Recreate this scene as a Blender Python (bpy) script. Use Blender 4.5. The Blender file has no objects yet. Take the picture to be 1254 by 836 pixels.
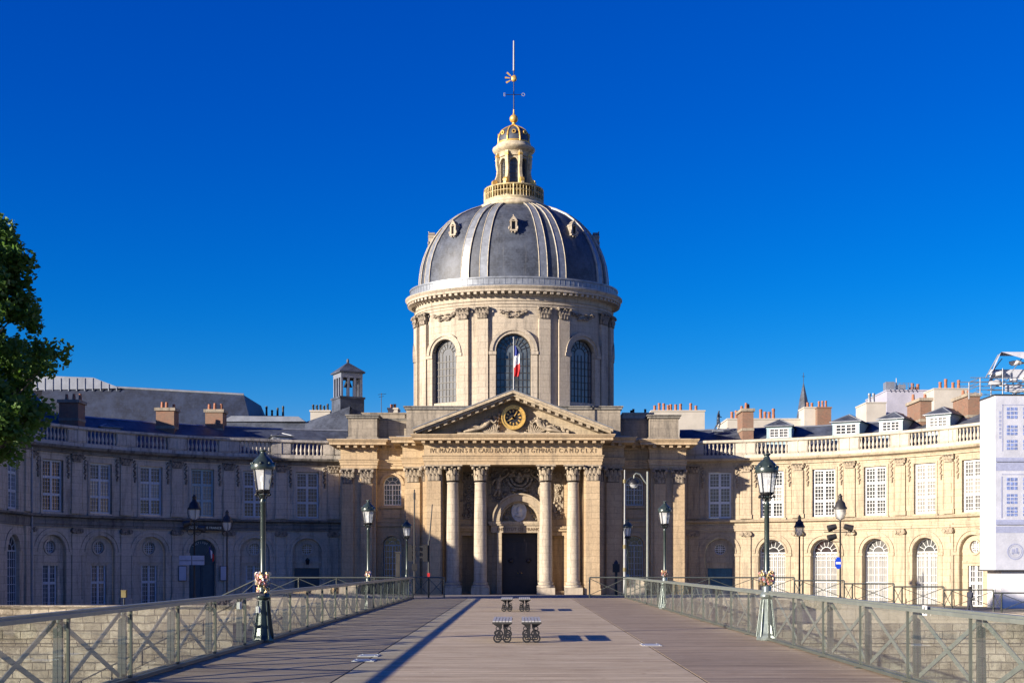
import bpy, bmesh, math, random
from mathutils import Vector, Matrix, noise
from mathutils.geometry import tessellate_polygon
PI = math.pi
R_ = math.radians
sc = bpy.context.scene
C = sc.collection

# ------------------------------------------------------------------ camera, sky, sun, exposure
cd = bpy.data.cameras.new('camera'); cam = bpy.data.objects.new('camera', cd); C.objects.link(cam)
cam.location = (0, 0, 1.7); cam.rotation_euler = (PI/2, 0, 0)
cd.sensor_width = 36; cd.lens = 1600/1254*36
cd.shift_x = -9/1254; cd.shift_y = 275/1254
cd.clip_start = 0.2; cd.clip_end = 3000
sc.camera = cam
SUN_EL = 14.5; SUN_PHI = 31
sdir = Vector((math.cos(R_(SUN_PHI)), math.sin(R_(SUN_PHI)), -math.tan(R_(SUN_EL)))).normalized()
world = bpy.data.worlds.new('World'); sc.world = world; world.use_nodes = True
wn = world.node_tree; wn.nodes.clear()
sky = wn.nodes.new('ShaderNodeTexSky'); sky.sky_type = 'NISHITA'; sky.sun_disc = False
sky.sun_elevation = R_(SUN_EL); sky.sun_rotation = R_(270-SUN_PHI)
sky.altitude = 0; sky.air_density = 1.0; sky.dust_density = 0.1; sky.ozone_density = 3.0
hs = wn.nodes.new('ShaderNodeHueSaturation'); hs.inputs['Saturation'].default_value = 1.45
tint = wn.nodes.new('ShaderNodeMix'); tint.data_type = 'RGBA'; tint.blend_type = 'MULTIPLY'
tint.inputs[0].default_value = 1.0; tint.inputs[7].default_value = (1.0, 1.0, 1.1, 1)
bg = wn.nodes.new('ShaderNodeBackground'); bg.inputs[1].default_value = 0.067
wo = wn.nodes.new('ShaderNodeOutputWorld')
sp_ = wn.nodes.new('ShaderNodeSeparateColor'); cb_ = wn.nodes.new('ShaderNodeCombineColor')
wn.links.new(sky.outputs[0], hs.inputs['Color']); wn.links.new(hs.outputs[0], sp_.inputs[0])
for i_, (p_, k_) in enumerate(((3.0, .12), (1.26, .365), (.84, 1.0))):
    a_ = wn.nodes.new('ShaderNodeMath'); a_.operation = 'POWER'; a_.inputs[1].default_value = p_
    m_ = wn.nodes.new('ShaderNodeMath'); m_.operation = 'MULTIPLY'; m_.inputs[1].default_value = k_
    wn.links.new(sp_.outputs[i_], a_.inputs[0]); wn.links.new(a_.outputs[0], m_.inputs[0]); wn.links.new(m_.outputs[0], cb_.inputs[i_])
lim = wn.nodes.new('ShaderNodeMath'); lim.operation = 'MINIMUM'; wn.links.new(cb_.inputs[0].links[0].from_socket, lim.inputs[0])
lm2 = wn.nodes.new('ShaderNodeMath'); lm2.operation = 'MULTIPLY'; lm2.inputs[1].default_value = .92; wn.links.new(cb_.inputs[1].links[0].from_socket, lm2.inputs[0]); wn.links.new(lm2.outputs[0], lim.inputs[1])
wn.links.new(lim.outputs[0], cb_.inputs[0])
lg_ = wn.nodes.new('ShaderNodeMath'); lg_.operation = 'MINIMUM'; wn.links.new(cb_.inputs[1].links[0].from_socket, lg_.inputs[0]); lm3 = wn.nodes.new('ShaderNodeMath'); lm3.operation = 'MULTIPLY'; lm3.inputs[1].default_value = 1.3; wn.links.new(cb_.inputs[2].links[0].from_socket, lm3.inputs[0]); wn.links.new(lm3.outputs[0], lg_.inputs[1]); wn.links.new(lg_.outputs[0], cb_.inputs[1])
wn.links.new(cb_.outputs[0], tint.inputs[6])
wn.links.new(tint.outputs[2], bg.inputs[0]); wn.links.new(bg.outputs[0], wo.inputs[0])
sl = bpy.data.lights.new('sun', 'SUN'); sl.energy = 4.0; sl.angle = R_(0.5); sl.color = (1.0, 0.88, 0.72)
sun = bpy.data.objects.new('sun', sl); C.objects.link(sun)
sun.rotation_euler = sdir.to_track_quat('-Z', 'Y').to_euler()
vs = sc.view_settings; vs.view_transform = 'Standard'; vs.look = 'None'; vs.gamma = 1.0
vs.exposure = 1.42; vs.use_curve_mapping = False
sc.cycles.max_bounces = 8; sc.cycles.transparent_max_bounces = 32
sc.cycles.diffuse_bounces = 4; sc.cycles.glossy_bounces = 4

# ------------------------------------------------------------------ materials
def nt(name):
    m = bpy.data.materials.new(name); m.use_nodes = True
    t = m.node_tree; t.nodes.clear()
    out = t.nodes.new('ShaderNodeOutputMaterial'); b = t.nodes.new('ShaderNodeBsdfPrincipled')
    t.links.new(b.outputs[0], out.inputs[0]); return m, t, b, out
def N(t, ty, **kw):
    n = t.nodes.new(ty)
    for k, v in kw.items():
        if k in n.inputs: n.inputs[k].default_value = v
        else: setattr(n, k, v)
    return n
def rgb(c): return (c[0], c[1], c[2], 1)
def mixc(t, f, a, b, mode='MIX'):
    n = t.nodes.new('ShaderNodeMix'); n.data_type = 'RGBA'; n.blend_type = mode
    for i, v in ((0, f), (6, a), (7, b)):
        if isinstance(v, (int, float)): n.inputs[i].default_value = v
        elif isinstance(v, tuple): n.inputs[i].default_value = rgb(v)
        else: t.links.new(v, n.inputs[i])
    return n.outputs[2]
def ramp(t, src, a, b):
    n = t.nodes.new('ShaderNodeMapRange'); n.inputs[1].default_value = a; n.inputs[2].default_value = b
    t.links.new(src, n.inputs[0]); return n.outputs[0]
def noise_n(t, vec, scale, detail=4, rough=.6):
    n = N(t, 'ShaderNodeTexNoise', Scale=scale, Detail=detail, Roughness=rough); t.links.new(vec, n.inputs['Vector']); return n.outputs[0]
def simple(name, col, rough=.6, metal=0, var=.15, scale=3.0, bump=0, spec=.5):
    m, t, b, o = nt(name)
    g = N(t, 'ShaderNodeNewGeometry')
    f = noise_n(t, g.outputs['Position'], scale, 5)
    c = mixc(t, ramp(t, f, .3, .7), tuple(x*(1-var) for x in col), tuple(min(1, x*(1+var)) for x in col))
    t.links.new(c, b.inputs['Base Color']); b.inputs['Roughness'].default_value = rough; b.inputs['Metallic'].default_value = metal
    b.inputs['Specular IOR Level'].default_value = spec
    if bump:
        bp = N(t, 'ShaderNodeBump', Strength=bump, Distance=.02); t.links.new(f, bp.inputs['Height']); t.links.new(bp.outputs[0], b.inputs['Normal'])
    return m
def stone(name, col, dark, course=.5, block=1.1, grime=.5, bump=.5, joint=.78, stain=(0.09, .085, .08), z_off=0.0):
    """ashlar limestone: courses and joints, block tone variation, soft stains, dirt on ledges that face up"""
    m, t, b, o = nt(name)
    g = N(t, 'ShaderNodeNewGeometry'); s = N(t, 'ShaderNodeSeparateXYZ'); t.links.new(g.outputs['Position'], s.inputs[0])
    ml = N(t, 'ShaderNodeMath', operation='MULTIPLY_ADD'); t.links.new(s.outputs[1], ml.inputs[0]); ml.inputs[1].default_value = .37; t.links.new(s.outputs[0], ml.inputs[2])
    cb = N(t, 'ShaderNodeCombineXYZ'); t.links.new(ml.outputs[0], cb.inputs[0]); t.links.new(s.outputs[2], cb.inputs[1])
    br = N(t, 'ShaderNodeTexBrick', Scale=1.0); br.offset = .5
    br.inputs['Brick Width'].default_value = block; br.inputs['Row Height'].default_value = course
    br.inputs['Mortar Size'].default_value = .012; br.inputs['Mortar Smooth'].default_value = .3; br.inputs['Bias'].default_value = 0
    br.inputs['Color1'].default_value = rgb(col); br.inputs['Color2'].default_value = rgb(tuple(x*.90 for x in col)); br.inputs['Mortar'].default_value = rgb(tuple(x*joint*.6 for x in col))
    t.links.new(cb.outputs[0], br.inputs['Vector'])
    n1 = noise_n(t, g.outputs['Position'], .35, 6, .65); n2 = noise_n(t, g.outputs['Position'], 6.0, 5, .7)
    mp = N(t, 'ShaderNodeMapping'); mp.inputs['Scale'].default_value = (2.2, 2.2, .22); t.links.new(g.outputs['Position'], mp.inputs[0])
    n3 = noise_n(t, mp.outputs[0], 1.0, 5, .7)
    c = mixc(t, ramp(t, n1, .42, .72), br.outputs[0], dark)
    mx = N(t, 'ShaderNodeMath', operation='MULTIPLY'); t.links.new(ramp(t, n3, .50, .70), mx.inputs[0]); mx.inputs[1].default_value = grime
    c = mixc(t, mx.outputs[0], c, stain)
    c = mixc(t, ramp(t, n2, .3, .75), c, tuple(.72 for _ in range(3)), 'MULTIPLY')
    sn = N(t, 'ShaderNodeSeparateXYZ'); t.links.new(g.outputs['Normal'], sn.inputs[0])
    up = ramp(t, sn.outputs[2], .35, .8); mu = N(t, 'ShaderNodeMath', operation='MULTIPLY'); t.links.new(up, mu.inputs[0]); mu.inputs[1].default_value = .75
    c = mixc(t, mu.outputs[0], c, tuple(x*1.4 for x in stain))
    t.links.new(c, b.inputs['Base Color']); b.inputs['Roughness'].default_value = .9; b.inputs['Specular IOR Level'].default_value = .25
    ad = N(t, 'ShaderNodeMath', operation='MULTIPLY_ADD'); t.links.new(br.outputs['Fac'], ad.inputs[0]); ad.inputs[1].default_value = -.6; t.links.new(n2, ad.inputs[2])
    bp = N(t, 'ShaderNodeBump', Strength=bump, Distance=.03); t.links.new(ad.outputs[0], bp.inputs['Height']); t.links.new(bp.outputs[0], b.inputs['Normal'])
    return m
M = {}
M['stone'] = stone('limestone', (.52, .43, .305), (.44, .355, .25), grime=.5, joint=.9)
M['stone_warm'] = stone('warm_limestone', (.57, .435, .275), (.47, .345, .215), grime=.45, joint=.9)
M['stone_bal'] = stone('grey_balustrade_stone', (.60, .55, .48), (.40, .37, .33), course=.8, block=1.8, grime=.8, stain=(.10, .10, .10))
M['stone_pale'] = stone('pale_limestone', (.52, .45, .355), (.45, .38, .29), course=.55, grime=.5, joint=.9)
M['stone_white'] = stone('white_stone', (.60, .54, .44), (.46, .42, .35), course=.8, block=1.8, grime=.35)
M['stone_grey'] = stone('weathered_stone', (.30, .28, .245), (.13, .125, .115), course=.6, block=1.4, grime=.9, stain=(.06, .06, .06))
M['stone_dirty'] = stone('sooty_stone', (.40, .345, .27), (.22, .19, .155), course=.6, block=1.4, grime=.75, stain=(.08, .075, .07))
M['stone_shaded'] = stone('limestone_lifted_in_shade', (.66, .57, .455), (.50, .44, .355), grime=.55, stain=(.07, .07, .07))  # limestone painted paler to lift the shade on the left wing and pavilion
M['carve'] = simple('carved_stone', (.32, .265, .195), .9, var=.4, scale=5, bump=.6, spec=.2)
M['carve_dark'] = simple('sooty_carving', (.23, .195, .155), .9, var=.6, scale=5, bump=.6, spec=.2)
M['crevice'] = simple('painted_crevice_shade', (.07, .06, .05), .95)  # crevice shade painted on the capital's bell behind the leaves
M['medallion'] = simple('pale_marble', (.55, .53, .50), .7, var=.15)
M['quay'] = None
M['paving'] = stone('pale_paving', (.58, .50, .39), (.48, .42, .33), course=.6, block=.9, grime=.2)
M['iron'] = simple('black_iron', (.02, .021, .024), .45, .3, .3)
M['iron_grey'] = simple('worn_iron', (.05, .048, .046), .5, .4, .4)
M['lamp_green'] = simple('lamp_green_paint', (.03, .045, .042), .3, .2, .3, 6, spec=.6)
M['rail_green'] = simple('grey_green_paint', (.075, .085, .075), .4, .1, .15, 4)
M['rail_light'] = simple('pale_green_paint', (.18, .20, .18), .38, .2, .15, 4)
M['brace_paint'] = simple('light_grey_green_paint', (.24, .25, .235), .4, .2, .15, 4)
M['lamp_base_lit'] = simple('worn_sunlit_green_paint', (.17, .20, .19), .3, .45, .35, 7)  # lamp green painted paler, as sunlight on the right-hand bases
M['pole_white'] = simple('pale_grey_paint', (.28, .29, .29), .45, 0, .1)
M['gold'] = simple('gilding', (.70, .44, .12), .38, .45, .25, 6)
M['gold_pale'] = simple('faded_gilding', (.46, .40, .29), .6, .1, .3, 5)
M['white'] = simple('white_window_paint', (.72, .73, .72), .5, 0, .08, 5)
M['bluegrey'] = simple('blue_grey_paint', (.27, .38, .42), .5, 0, .12, 4)
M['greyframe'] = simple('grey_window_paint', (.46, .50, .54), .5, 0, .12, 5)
M['door_dark'] = simple('dark_door_paint', (.012, .010, .018), .5, 0, .3, 3)
M['door_blue'] = simple('blue_door_paint', (.025, .11, .17), .45, 0, .25, 3)
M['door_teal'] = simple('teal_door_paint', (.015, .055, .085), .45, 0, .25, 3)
M['render_white'] = simple('white_render', (.45, .42, .37), .85, 0, .12, .6)
M['render_purple'] = simple('mauve_render', (.34, .34, .42), .85, 0, .12, .6)
M['tarp'] = simple('printed_tarpaulin', (.47, .49, .56), .6, 0, .12, .9, bump=2.5)
M['sign_pale'] = simple('dull_sign_plate', (.26, .30, .42), .5)
M['tarp_print'] = simple('lavender_print', (.30, .33, .47), .6, 0, .12, 4)
M['tarp_blue'] = simple('blue_print', (.16, .22, .45), .6, 0, .6, 9)
M['hoarding'] = simple('white_hoarding', (.72, .72, .74), .6, 0, .05, 1)
M['terracotta'] = simple('terracotta', (.30, .125, .07), .8, 0, .3, 3)
M['zinc'] = simple('zinc_sheet', (.24, .26, .30), .42, .35, .18, 1.5)
M['lead'] = simple('lead_sheet', (.22, .24, .27), .42, .3, .25, 2.5)
M['glass_lamp'] = None
M['black'] = simple('black_plastic', (.012, .012, .014), .5)
M['red'] = simple('red_fabric', (.55, .02, .02), .8)
M['navy'] = simple('blue_fabric', (.015, .03, .22), .8)
M['cloth_white'] = simple('white_fabric', (.75, .75, .75), .8)
M['sign_blue'] = simple('blue_sign', (.01, .06, .55), .4)
M['lens_red'] = simple('red_lens', (.35, .02, .02), .3)
M['skin'] = simple('skin', (.35, .20, .14), .6)
M['jacket'] = simple('dark_jacket', (.03, .035, .055), .85)
M['hair'] = simple('dark_hair', (.02, .015, .012), .7)
M['bronze'] = simple('dark_bronze', (.03, .045, .075), .5, .4)
M['letter'] = simple('letter_gilding_dark', (.16, .11, .06), .7)
M['pad1'] = simple('brass_padlock', (.55, .42, .22), .3, .7, .4, 30)
M['pad2'] = simple('pink_padlock', (.50, .22, .22), .4, .1, .5, 30)
M['pad3'] = simple('steel_padlock', (.5, .5, .5), .3, .7, .4, 30)
M['yellow'] = simple('post_box_yellow', (.16, .13, .05), .5)
M['paper'] = simple('white_paper', (.7, .7, .7), .6)
M['asphalt'] = simple('asphalt', (.055, .055, .055), .9, 0, .25, 2, bump=.3)
M['plate'] = simple('metal_plate', (.5, .5, .49), .4, .3, .1)

def slate_mat(name, col, course=.22, streak=(.22, .22, .22)):
    m, t, b, o = nt(name)
    g = N(t, 'ShaderNodeNewGeometry'); s = N(t, 'ShaderNodeSeparateXYZ'); t.links.new(g.outputs['Position'], s.inputs[0])
    ml = N(t, 'ShaderNodeMath', operation='MULTIPLY_ADD'); t.links.new(s.outputs[1], ml.inputs[0]); ml.inputs[1].default_value = .45; t.links.new(s.outputs[0], ml.inputs[2])
    cb = N(t, 'ShaderNodeCombineXYZ'); t.links.new(ml.outputs[0], cb.inputs[0]); t.links.new(s.outputs[2], cb.inputs[1])
    br = N(t, 'ShaderNodeTexBrick', Scale=1.0); br.inputs['Brick Width'].default_value = .3; br.inputs['Row Height'].default_value = course
    br.inputs['Mortar Size'].default_value = .012
    br.inputs['Color1'].default_value = rgb(col); br.inputs['Color2'].default_value = rgb(tuple(x*.7 for x in col)); br.inputs['Mortar'].default_value = rgb(tuple(x*.4 for x in col))
    t.links.new(cb.outputs[0], br.inputs['Vector'])
    n1 = noise_n(t, g.outputs['Position'], .8, 6, .7)
    mp = N(t, 'ShaderNodeMapping'); mp.inputs['Scale'].default_value = (2.5, 2.5, .18); t.links.new(g.outputs['Position'], mp.inputs[0])
    n3 = noise_n(t, mp.outputs[0], 1.0, 5, .7)
    nf = noise_n(t, g.outputs['Position'], 4.0, 6, .8); c = mixc(t, ramp(t, n1, .40, .70), br.outputs[0], tuple(x*2.0 for x in col)); c = mixc(t, ramp(t, nf, .52, .70), c, tuple(x*1.9 for x in col))
    mx = N(t, 'ShaderNodeMath', operation='MULTIPLY'); t.links.new(ramp(t, n3, .55, .85), mx.inputs[0]); mx.inputs[1].default_value = .45
    c = mixc(t, mx.outputs[0], c, streak)
    t.links.new(c, b.inputs['Base Color']); b.inputs['Roughness'].default_value = .55; b.inputs['Specular IOR Level'].default_value = .5
    bp = N(t, 'ShaderNodeBump', Strength=.5, Distance=.02); t.links.new(br.outputs[0], bp.inputs['Height']); t.links.new(bp.outputs[0], b.inputs['Normal'])
    return m
M['slate'] = slate_mat('slate', (.042, .05, .068))
M['slate_blue'] = slate_mat('blue_slate', (.014, .021, .042), streak=(.06, .07, .09))

def brick_mat():
    m, t, b, o = nt('brickwork')
    g = N(t, 'ShaderNodeNewGeometry'); s = N(t, 'ShaderNodeSeparateXYZ'); t.links.new(g.outputs['Position'], s.inputs[0])
    ml = N(t, 'ShaderNodeMath', operation='ADD'); t.links.new(s.outputs[0], ml.inputs[0]); t.links.new(s.outputs[1], ml.inputs[1])
    cb = N(t, 'ShaderNodeCombineXYZ'); t.links.new(ml.outputs[0], cb.inputs[0]); t.links.new(s.outputs[2], cb.inputs[1])
    br = N(t, 'ShaderNodeTexBrick', Scale=1.0); br.inputs['Brick Width'].default_value = .24; br.inputs['Row Height'].default_value = .08
    br.inputs['Mortar Size'].default_value = .01
    br.inputs['Color1'].default_value = (.25, .105, .06, 1); br.inputs['Color2'].default_value = (.15, .07, .045, 1); br.inputs['Mortar'].default_value = (.24, .20, .16, 1)
    t.links.new(cb.outputs[0], br.inputs['Vector'])
    n = noise_n(t, g.outputs['Position'], 1.2, 5)
    t.links.new(mixc(t, ramp(t, n, .4, .8), br.outputs[0], (.20, .14, .10)), b.inputs['Base Color']); b.inputs['Roughness'].default_value = .9
    return m
M['brick'] = brick_mat()
def quay_mat():
    """old embankment masonry: uneven blocks, eroded patches, damp stains"""
    m, t, b, o = nt('quay_masonry')
    g = N(t, 'ShaderNodeNewGeometry'); nz = N(t, 'ShaderNodeTexNoise', Scale=1.1, Detail=4); t.links.new(g.outputs['Position'], nz.inputs['Vector'])
    ad = N(t, 'ShaderNodeVectorMath', operation='MULTIPLY_ADD'); ad.inputs[1].default_value = (.22, .22, .16); t.links.new(nz.outputs[1], ad.inputs[0]); t.links.new(g.outputs['Position'], ad.inputs[2])
    sx = N(t, 'ShaderNodeSeparateXYZ'); t.links.new(ad.outputs[0], sx.inputs[0]); cx = N(t, 'ShaderNodeCombineXYZ'); t.links.new(sx.outputs[0], cx.inputs[0]); t.links.new(sx.outputs[2], cx.inputs[1])
    br = N(t, 'ShaderNodeTexBrick', Scale=1.0); br.offset = .43; br.squash = .7; br.squash_frequency = 3; br.inputs['Brick Width'].default_value = .95; br.inputs['Row Height'].default_value = .42
    br.inputs['Mortar Size'].default_value = .03; br.inputs['Mortar Smooth'].default_value = .8; br.inputs['Color1'].default_value = (.56, .49, .38, 1); br.inputs['Color2'].default_value = (.38, .33, .25, 1); br.inputs['Mortar'].default_value = (.24, .20, .15, 1)
    t.links.new(cx.outputs[0], br.inputs['Vector'])
    n1 = noise_n(t, g.outputs['Position'], .45, 8, .75); n2 = noise_n(t, g.outputs['Position'], 3.0, 8, .8)
    c = mixc(t, ramp(t, n1, .44, .60), br.outputs[0], (.17, .14, .10))
    c = mixc(t, ramp(t, n2, .48, .68), c, (.26, .215, .155))
    ve = br
    t.links.new(c, b.inputs['Base Color']); b.inputs['Roughness'].default_value = .95
    h = N(t, 'ShaderNodeMath', operation='MULTIPLY_ADD'); h.inputs[1].default_value = -1.2; t.links.new(br.outputs['Fac'], h.inputs[0]); t.links.new(n2, h.inputs[2])
    bp = N(t, 'ShaderNodeBump', Strength=.9, Distance=.10); t.links.new(h.outputs[0], bp.inputs['Height']); t.links.new(bp.outputs[0], b.inputs['Normal'])
    return m
M['quay'] = quay_mat()
M['gilt_stone'] = simple('faded_gilt_stone', (.50, .41, .25), .6, .1, .35, 3)
M['lantern_stone'] = simple('gilt_touched_stone', (.45, .385, .27), .8, 0, .4, 2.5)
M['iron_gilt'] = simple('partly_gilt_iron', (.42, .33, .16), .5, .2, .7, 2.5)

def deck_mat(name, c1, c2):
    m, t, b, o = nt(name)
    g = N(t, 'ShaderNodeNewGeometry')
    br = N(t, 'ShaderNodeTexBrick', Scale=1.0); br.inputs['Brick Width'].default_value = 5.5; br.inputs['Row Height'].default_value = .15
    br.inputs['Mortar Size'].default_value = .011; br.inputs['Mortar Smooth'].default_value = .2; br.offset = 0.0
    br.inputs['Color1'].default_value = rgb(c1); br.inputs['Color2'].default_value = rgb(c2); br.inputs['Mortar'].default_value = (.035, .03, .028, 1)
    mp0 = N(t, 'ShaderNodeMapping'); mp0.inputs['Location'].default_value = (2.75, 0, 0); t.links.new(g.outputs['Position'], mp0.inputs[0]); t.links.new(mp0.outputs[0], br.inputs['Vector'])
    mp = N(t, 'ShaderNodeMapping'); mp.inputs['Scale'].default_value = (.6, 14, 1); t.links.new(g.outputs['Position'], mp.inputs[0])
    n = noise_n(t, mp.outputs[0], 2.0, 6, .7); n2 = noise_n(t, g.outputs['Position'], .5, 6, .7); n4 = noise_n(t, g.outputs['Position'], 9, 3)
    mp5 = N(t, 'ShaderNodeMapping'); mp5.inputs['Scale'].default_value = (.3, 4.5, 1); t.links.new(g.outputs['Position'], mp5.inputs[0])
    n5 = noise_n(t, mp5.outputs[0], 1.0, 6, .75)
    c = mixc(t, ramp(t, n, .38, .64), br.outputs[0], (.58, .55, .52), 'MULTIPLY')
    c = mixc(t, ramp(t, n2, .3, .75), c, (.78, .74, .70), 'MULTIPLY')
    c = mixc(t, ramp(t, n5, .44, .60), c, (.74, .70, .66), 'MULTIPLY')
    c = mixc(t, ramp(t, n4, .66, .74), c, (.62, .56, .46)); n6 = noise_n(t, g.outputs['Position'], 1.7, 6, .8); c = mixc(t, ramp(t, n6, .58, .72), c, (.5, .46, .42), 'MULTIPLY')
    t.links.new(c, b.inputs['Base Color']); b.inputs['Roughness'].default_value = .75; b.inputs['Specular IOR Level'].default_value = .3
    ad = N(t, 'ShaderNodeMath', operation='MULTIPLY_ADD'); t.links.new(br.outputs['Fac'], ad.inputs[0]); ad.inputs[1].default_value = -1; t.links.new(n, ad.inputs[2])
    bp = N(t, 'ShaderNodeBump', Strength=.5, Distance=.012); t.links.new(ad.outputs[0], bp.inputs['Height']); t.links.new(bp.outputs[0], b.inputs['Normal'])
    return m
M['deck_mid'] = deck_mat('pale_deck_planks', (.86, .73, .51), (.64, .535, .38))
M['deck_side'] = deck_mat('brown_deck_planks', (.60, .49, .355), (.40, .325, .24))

def pane_mat(name, col, rough=.06, var=.5, scale=1.2):
    m, t, b, o = nt(name)
    g = N(t, 'ShaderNodeNewGeometry'); n = noise_n(t, g.outputs['Position'], scale, 3)
    oi = N(t, 'ShaderNodeObjectInfo')
    c = mixc(t, ramp(t, n, .35, .7), tuple(x*(1-var) for x in col), tuple(x*(1+var) for x in col))
    c = mixc(t, ramp(t, oi.outputs['Random'], .45, 1.3), c, (.26, .26, .25))
    t.links.new(c, b.inputs['Base Color'])
    b.inputs['Roughness'].default_value = rough; b.inputs['Specular IOR Level'].default_value = .6
    n2 = noise_n(t, g.outputs['Position'], 2.5, 2); bp = N(t, 'ShaderNodeBump', Strength=.06, Distance=.05); t.links.new(n2, bp.inputs['Height']); t.links.new(bp.outputs[0], b.inputs['Normal'])
    return m
M['pane'] = pane_mat('window_glass', (.035, .038, .042))
M['pane_curtain'] = pane_mat('curtained_glass', (.27, .26, .24), .12, .25, 1.5)
M['pane_drum'] = pane_mat('drum_glass', (.06, .075, .09), .05, .6, .9)
def lampglass(name, tr, col):
    m, t, b, o = nt(name)
    tb = N(t, 'ShaderNodeBsdfTransparent'); tb.inputs[0].default_value = rgb(col)
    b.inputs['Base Color'].default_value = (.75, .77, .78, 1); b.inputs['Roughness'].default_value = .25
    mx = N(t, 'ShaderNodeMixShader'); mx.inputs[0].default_value = 1-tr
    t.links.new(tb.outputs[0], mx.inputs[1]); t.links.new(b.outputs[0], mx.inputs[2]); t.links.new(mx.outputs[0], o.inputs[0])
    return m
M['glass_lamp'] = lampglass('frosted_lamp_glass', .55, (.9, .92, .92))
def rail_glass():
    m, t, b, o = nt('railing_glass'); t.nodes.remove(b)
    tb = N(t, 'ShaderNodeBsdfTransparent'); tb.inputs[0].default_value = (.80, .87, .83, 1)
    gl = N(t, 'ShaderNodeBsdfGlossy'); gl.inputs['Roughness'].default_value = .015; gl.inputs[0].default_value = (.95, .97, .97, 1)
    g = N(t, 'ShaderNodeNewGeometry')
    dt = N(t, 'ShaderNodeVectorMath', operation='DOT_PRODUCT'); t.links.new(g.outputs['Incoming'], dt.inputs[0]); t.links.new(g.outputs['Normal'], dt.inputs[1])
    ab = N(t, 'ShaderNodeMath', operation='ABSOLUTE'); t.links.new(dt.outputs['Value'], ab.inputs[0])
    om = N(t, 'ShaderNodeMath', operation='SUBTRACT'); om.inputs[0].default_value = 1.0; t.links.new(ab.outputs[0], om.inputs[1])
    pw = N(t, 'ShaderNodeMath', operation='POWER'); pw.inputs[1].default_value = 3.3; t.links.new(om.outputs[0], pw.inputs[0])
    mu = N(t, 'ShaderNodeMath', operation='MULTIPLY_ADD'); mu.use_clamp = True; mu.inputs[1].default_value = .92; mu.inputs[2].default_value = .05
    t.links.new(pw.outputs[0], mu.inputs[0])
    mx = N(t, 'ShaderNodeMixShader'); t.links.new(mu.outputs[0], mx.inputs[0]); t.links.new(tb.outputs[0], mx.inputs[1]); t.links.new(gl.outputs[0], mx.inputs[2])
    df = N(t, 'ShaderNodeBsdfDiffuse'); df.inputs[0].default_value = (.55, .56, .54, 1)
    n = noise_n(t, g.outputs['Position'], 2.0, 6, .7); mm = N(t, 'ShaderNodeMath', operation='MULTIPLY'); mm.inputs[1].default_value = .09; t.links.new(ramp(t, n, .3, .8), mm.inputs[0])
    m2 = N(t, 'ShaderNodeMixShader'); t.links.new(mm.outputs[0], m2.inputs[0]); t.links.new(mx.outputs[0], m2.inputs[1]); t.links.new(df.outputs[0], m2.inputs[2])
    t.links.new(m2.outputs[0], o.inputs[0]); return m
M['rail_glass'] = rail_glass()
def water():
    m, t, b, o = nt('river_water'); b.inputs['Base Color'].default_value = (.03, .045, .03, 1); b.inputs['Roughness'].default_value = .08
    g = N(t, 'ShaderNodeNewGeometry'); n = noise_n(t, g.outputs['Position'], 1.3, 4); bp = N(t, 'ShaderNodeBump', Strength=.5, Distance=.2)
    t.links.new(n, bp.inputs['Height']); t.links.new(bp.outputs[0], b.inputs['Normal']); return m
M['water'] = water()
def leafm():
    m, t, b, o = nt('leaves')
    g = N(t, 'ShaderNodeNewGeometry'); n = noise_n(t, g.outputs['Position'], .8, 4); n2 = N(t, 'ShaderNodeTexWhiteNoise')
    t.links.new(g.outputs['Position'], n2.inputs['Vector'])
    c = mixc(t, ramp(t, n, .3, .7), (.05, .12, .025), (.12, .215, .04))
    t.links.new(c, b.inputs['Base Color']); b.inputs['Roughness'].default_value = .55
    tl = N(t, 'ShaderNodeBsdfTranslucent'); tl.inputs[0].default_value = (.12, .24, .03, 1)
    mx = N(t, 'ShaderNodeMixShader'); mx.inputs[0].default_value = .42; t.links.new(b.outputs[0], mx.inputs[1]); t.links.new(tl.outputs[0], mx.inputs[2]); t.links.new(mx.outputs[0], o.inputs[0])
    return m
M['leaf'] = leafm()
M['bark'] = simple('bark', (.10, .08, .06), .9, 0, .3, 4, bump=.6)

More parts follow.
